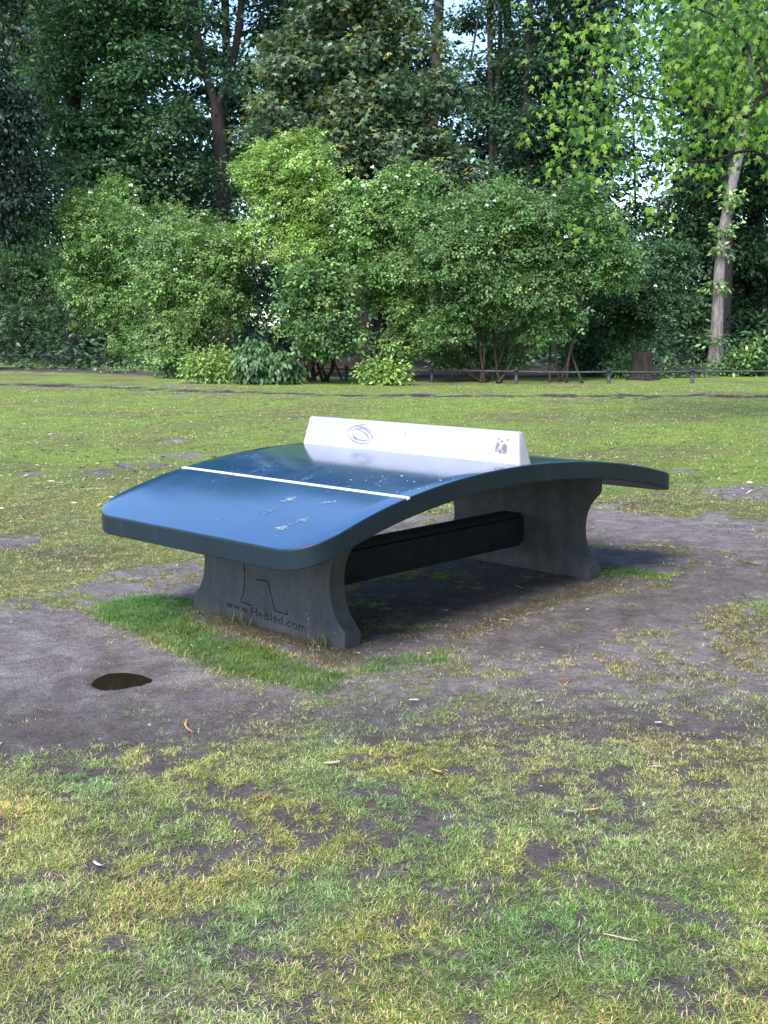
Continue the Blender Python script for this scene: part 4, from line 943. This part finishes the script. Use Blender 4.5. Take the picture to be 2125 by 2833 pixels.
tree('ivied_tree', 'dark narrow trunk just behind the pale trunk', (2003, 0), 37, [(2006, 800), (2016, 550), (2040, 300), (2060, -100)], [18, 15, 13, 11, 6],
     [(2180, 150, 120, 160), (2230, 420, 100, 130)], 3600, GM, size=.15, topells=[(2120, -100, 170, 130)], ntop=2200)
tree('pale_trunk_tree', 'tree with a pale bare leaning trunk and ivy sprigs at right', (1982, 0), 33.5, [(1984, 900), (1992, 740), (2004, 620), (2028, 500), (2052, 390), (2075, 250), (2085, 60), (2090, -300)], [16.5, 14.5, 13, 13, 13, 12.5, 12, 11, 10, 6],
     [(1996, 640, 30, 20), (2020, 560, 26, 26), (1985, 800, 22, 16), (2000, 700, 26, 16), (1975, 940, 20, 14)], 520, GB, mat=M_bark_pale, size=.13, per=6, lump=.25,
     limbs=[([(2012, 640), (2016, 560), (2035, 480)], [9, 8, 5])], topells=[(2050, -30, 190, 120), (2100, -230, 180, 140)], ntop=3600)

# far row, closing the wood
back = [(-250, 56, 0), (60, 60, 0), (330, 58, 1), (620, 62, 1), (900, 57, 0), (1120, 63, 0), (1400, 58, 0), (1590, 61, 0), (1960, 60, 0), (2150, 57, 1), (2420, 58, 0)]
blab = ['outside left edge, dim backmost tree', 'dim backmost tree behind the left evergreen', 'dim backmost tree behind the tiered tree', 'dim backmost tree behind the forked trunk', 'dim backmost tree behind the left half of the maple',
        'dim backmost tree behind the right half of the maple', 'dim backmost tree behind the twin stems', 'dim backmost tree left of the bright sky gap', 'dim backmost tree right of the bright sky gap', 'dim backmost tree behind the pale trunk', 'dim backmost tree beyond the right edge']
for i, (x, d, v) in enumerate(back):
    r_ = random.Random(i)
    sx = 130 if 1550 < x < 1980 else 165
    tops = {3: 60, 5: 60, 4: 20}.get(i, -60)
    es = [(x+r_.uniform(-40, 40), y, sx*r_.uniform(.75, 1.0), r_.uniform(80, 110)) for y in (930, 800, 660, 520, 400, 300, 200) if y > tops]+[(x+r_.uniform(-70, 70), 870, sx, 90), (x-70, 720, sx*.7, 90), (x+60, 450, sx*.6, 90)]
    te = [(x, 60, sx*.9, 110), (x, -120, sx*.8, 120)]
    if i in (3, 5, 6): te = [(x+40, -150, sx*.8, 90)]
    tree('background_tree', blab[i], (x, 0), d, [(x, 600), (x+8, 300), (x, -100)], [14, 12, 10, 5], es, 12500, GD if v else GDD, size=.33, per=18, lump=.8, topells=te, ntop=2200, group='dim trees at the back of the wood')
tree('airy_tree', 'thin airy tree half covering the bright gap in the wood', (1760, 0), 54, [(1758, 600), (1752, 300), (1745, -100)], [3, 3, 2, 1],
     [(1760, 560, 70, 110), (1740, 420, 60, 90), (1780, 280, 70, 110), (1740, 130, 70, 110), (1770, 700, 90, 90), (1800, 600, 60, 60), (1735, 620, 60, 60)], 4200, [(.05, .10, .035)], size=.2, topells=[(1750, -80, 100, 120)], ntop=500)
# undergrowth beyond the fence: one uncountable mass
r_ = random.Random(5); es = []
for i in range(60):
    x = r_.uniform(-400, 2600); d = r_.uniform(36, 56)
    k = d/FPX; z = r_.uniform(.4, 1.5); q = P(x, 897, d); q[2] = z*.5; es.append((q, np.array([r_.uniform(1, 2.2), r_.uniform(1, 2.2), z])))
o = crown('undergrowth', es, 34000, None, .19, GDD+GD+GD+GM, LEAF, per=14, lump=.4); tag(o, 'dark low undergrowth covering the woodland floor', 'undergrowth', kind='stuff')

# --- unseen trees added at the right to block skylight and shade the table
def side_tree(x, y, h, rad, label):
    root = empty('added_shade_tree', (x, y, 0), label, 'tree', 'unseen trees added to block skylight from the right')
    tube('trunk', [(x, y, -.1), (x+.1, y, 1.5), (x, y+.1, h*.5), (x, y, h*.85)], [.3, .24, .17, .06], M_bark_mid, root, 12, .05, .3)
    es = [(np.array([x+random.uniform(-.4, .4)*rad, y+random.uniform(-.4, .4)*rad, z]), np.array([rad*f_, rad*f_, h*.17])) for z, f_ in ((h*.2, .8), (h*.38, 1), (h*.58, .95), (h*.78, .7))]
    crown('crown', es, 7500, root, .42, GD+GM, LEAF, per=16, lump=.7, shell=.6, depthbias=1)
for i, (x, y, h, rad) in enumerate(((-5.5, -12.5, 13, 4.2), (.5, -11.5, 14, 4.0), (6.5, -10.5, 13, 3.8), (12.5, -8.5, 14, 3.8))):
    side_tree(x, y, h, rad, ['added unseen shade tree right behind the viewpoint', 'added unseen shade tree straight off the table right side', 'added unseen shade tree ahead on the right beyond the frame', 'added unseen shade tree farthest along the right side'][i])

# the wood goes on behind as one mass
r_ = random.Random(9); es = []
for i in range(46):
    x = r_.uniform(-700, 3000); d = r_.uniform(68, 80); q = P(x, 897, d); z = r_.uniform(2.6, 4.0); q[2] = z*.75; es.append((q, np.array([r_.uniform(2.5, 4), r_.uniform(2.5, 4), z])))
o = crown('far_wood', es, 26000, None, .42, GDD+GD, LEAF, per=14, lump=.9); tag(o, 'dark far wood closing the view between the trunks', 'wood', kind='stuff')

# --- the near maple that reaches in from the right
DM = 14.0
ml = P(2420, 897, DM); mloc = np.array([ml[0], ml[1], 0.0])
mp_ = empty('maple_tree', mloc, 'near maple with bright yellow green leaves reaching in from the upper right', 'tree')
k = DM/FPX
def Z2(zx, zy): return (1063+zx*.64, zy*.64)
tube('trunk', [mloc-np.array([0, 0, .1]), P(2420, 700, DM), P(2400, 300, DM), P(2390, -150, DM), P(2380, -600, DM)], [.2, .17, .14, .12, .07], M_bark_mid, mp_, 14, .05, .3)
tube('limb', [P(2400, 150, DM)]+[P(*Z2(a, b), DM) for a, b in ((1659, 395), (1600, 480), (1500, 515), (1440, 475))], [.06, .038, .032, .026, .02], M_bark, mp_, 9, .06)
tube('limb', [P(*Z2(a, b), DM-.05) for a, b in ((1440, 475), (1300, 445), (1180, 432), (1080, 405), (960, 330), (850, 270), (720, 180))], [.026, .018, .014, .012, .01, .008, .005], M_bark, mp_, 7, .06)
tube('limb', [P(*Z2(a, b), DM+.2) for a, b in ((1659, 395), (1620, 300), (1560, 180), (1450, 80), (1330, 30))], [.04, .03, .022, .015, .01], M_bark, mp_, 7, .06)
tube('limb', [P(2395, 420, DM+.3), P(2200, 470, DM+.2), P(*Z2(1600, 650), DM+.1), P(*Z2(1420, 690), DM), P(*Z2(1250, 700), DM-.1), P(*Z2(1000, 690), DM-.1), P(*Z2(780, 710), DM)], [.045, .03, .022, .016, .012, .009, .005], M_bark, mp_, 7, .06)
tube('limb', [P(*Z2(1080, 405), DM), P(*Z2(980, 470), DM), P(*Z2(860, 540), DM), P(*Z2(690, 565), DM)], [.012, .01, .008, .004], M_bark, mp_, 6, .06)
tube('limb', [P(*Z2(1170, 720), DM), P(*Z2(1175, 820), DM), P(*Z2(1185, 900), DM)], [.007, .005, .003], M_bark, mp_, 6, .06)
zc = [(710, 110), (750, 190), (820, 230), (870, 110), (850, 20), (960, 330), (800, 360), (900, 400), (760, 450), (720, 390), (800, 510), (820, 590), (650, 550), (700, 570), (750, 700), (820, 730), (1000, 650), (960, 560), (890, 540), (1100, 220), (1180, 120), (1300, 50), (1300, 240), (1400, 180),
      (1530, 190), (1540, 60), (1640, 140), (1220, 330), (1400, 330), (1500, 300), (1600, 300), (1100, 400), (1200, 420), (1350, 420), (1500, 420), (1250, 560), (1350, 600), (1100, 690), (1200, 700), (1270, 740), (1400, 680), (1450, 770), (1600, 600), (1650, 700), (1040, 790), (1180, 920),
      (830, 970), (950, 940), (1180, 800), (880, 760), (900, 700), (1000, 130), (950, 60), (1120, 150), (1430, 30), (1500, 120), (1600, 220), (1700, 300), (1700, 500), (1750, 650), (1700, 60), (1550, 480), (1620, 430), (1450, 560), (1150, 500), (1010, 250), (1060, 320), (1150, 300), (940, 220), (1250, 150), (1370, 120), (930, 480), (1560, 560), (1350, 500), (1220, 240), (600, 40)]
fill = [(1150, 470, 80, 60), (1320, 370, 150, 80), (1500, 370, 130, 90), (1500, 240, 150, 100), (1320, 140, 130, 90), (1500, 60, 200, 70), (1650, 450, 130, 130), (1560, 600, 120, 70), (1290, 580, 120, 70), (950, 420, 110, 80), (970, 600, 110, 60), (1120, 60, 110, 60), (930, 170, 80, 80)]
Pl = []; Nl = []; Tl = []; Sl = []; Cl = []
r = RNG
def maple_cluster(c, n, spread, brightp):
    for i in range(n):
        o = r.normal(size=3)*spread; o[2] *= .7
        p = c+o; Pl.append(p)
        nn = np.array([0, 0, 1.0])-fw*r.uniform(.0, 1.0)+r.normal(size=3)*.65; Nl.append(nn)
        t = np.array([o[0], o[1], 0])*2+r.normal(size=3)*.5; t[2] = -abs(r.normal())*.7-.4; Tl.append(t)
        Sl.append(.125*r.uniform(.6, 1.2))
        Cl.append(np.array([.25, .38, .08] if r.random() < brightp else [.06, .14, .04])*r.uniform(.6, 1.3))
for a, b_ in zc:
    x, y = Z2(a, b_); n = 14 if a < 1050 else 20
    maple_cluster(P(x, y, DM+r.uniform(-.7, .7)), n, .15, .7)
for a, b_, ra, rb in fill:
    for i in range(int(ra*rb/560)):
        x, y = Z2(a+r.normal()*ra*.6, b_+r.normal()*rb*.6); maple_cluster(P(x, y, DM+r.uniform(-.2, 2.5)), 11, .18, .3)
for i in range(130):
    x = r.uniform(1700, 2700); y = r.uniform(-500, 60); maple_cluster(P(x, y, DM+r.uniform(-2, 2.5)), 10, .25, .4)
for i in range(60):
    x = r.uniform(2150, 2650); y = r.uniform(0, 500); maple_cluster(P(x, y, DM+r.uniform(-1.5, 2.5)), 9, .25, .4)
o = scatter('crown', np.array(Pl), unit(np.array(Nl)), np.array(Tl), np.array(Sl), np.array(Cl), STAR[0], STAR[1], M_maple, mp_); o['kind'] = 'stuff'
print('maple leaves', len(Pl))
print('total tris', sum(sum(len(p.vertices)-2 for p in o.data.polygons) if len(o.data.polygons) < 5000 else len(o.data.polygons)*(len(o.data.polygons[0].vertices)-2) for o in COL.objects if o.type == 'MESH'))
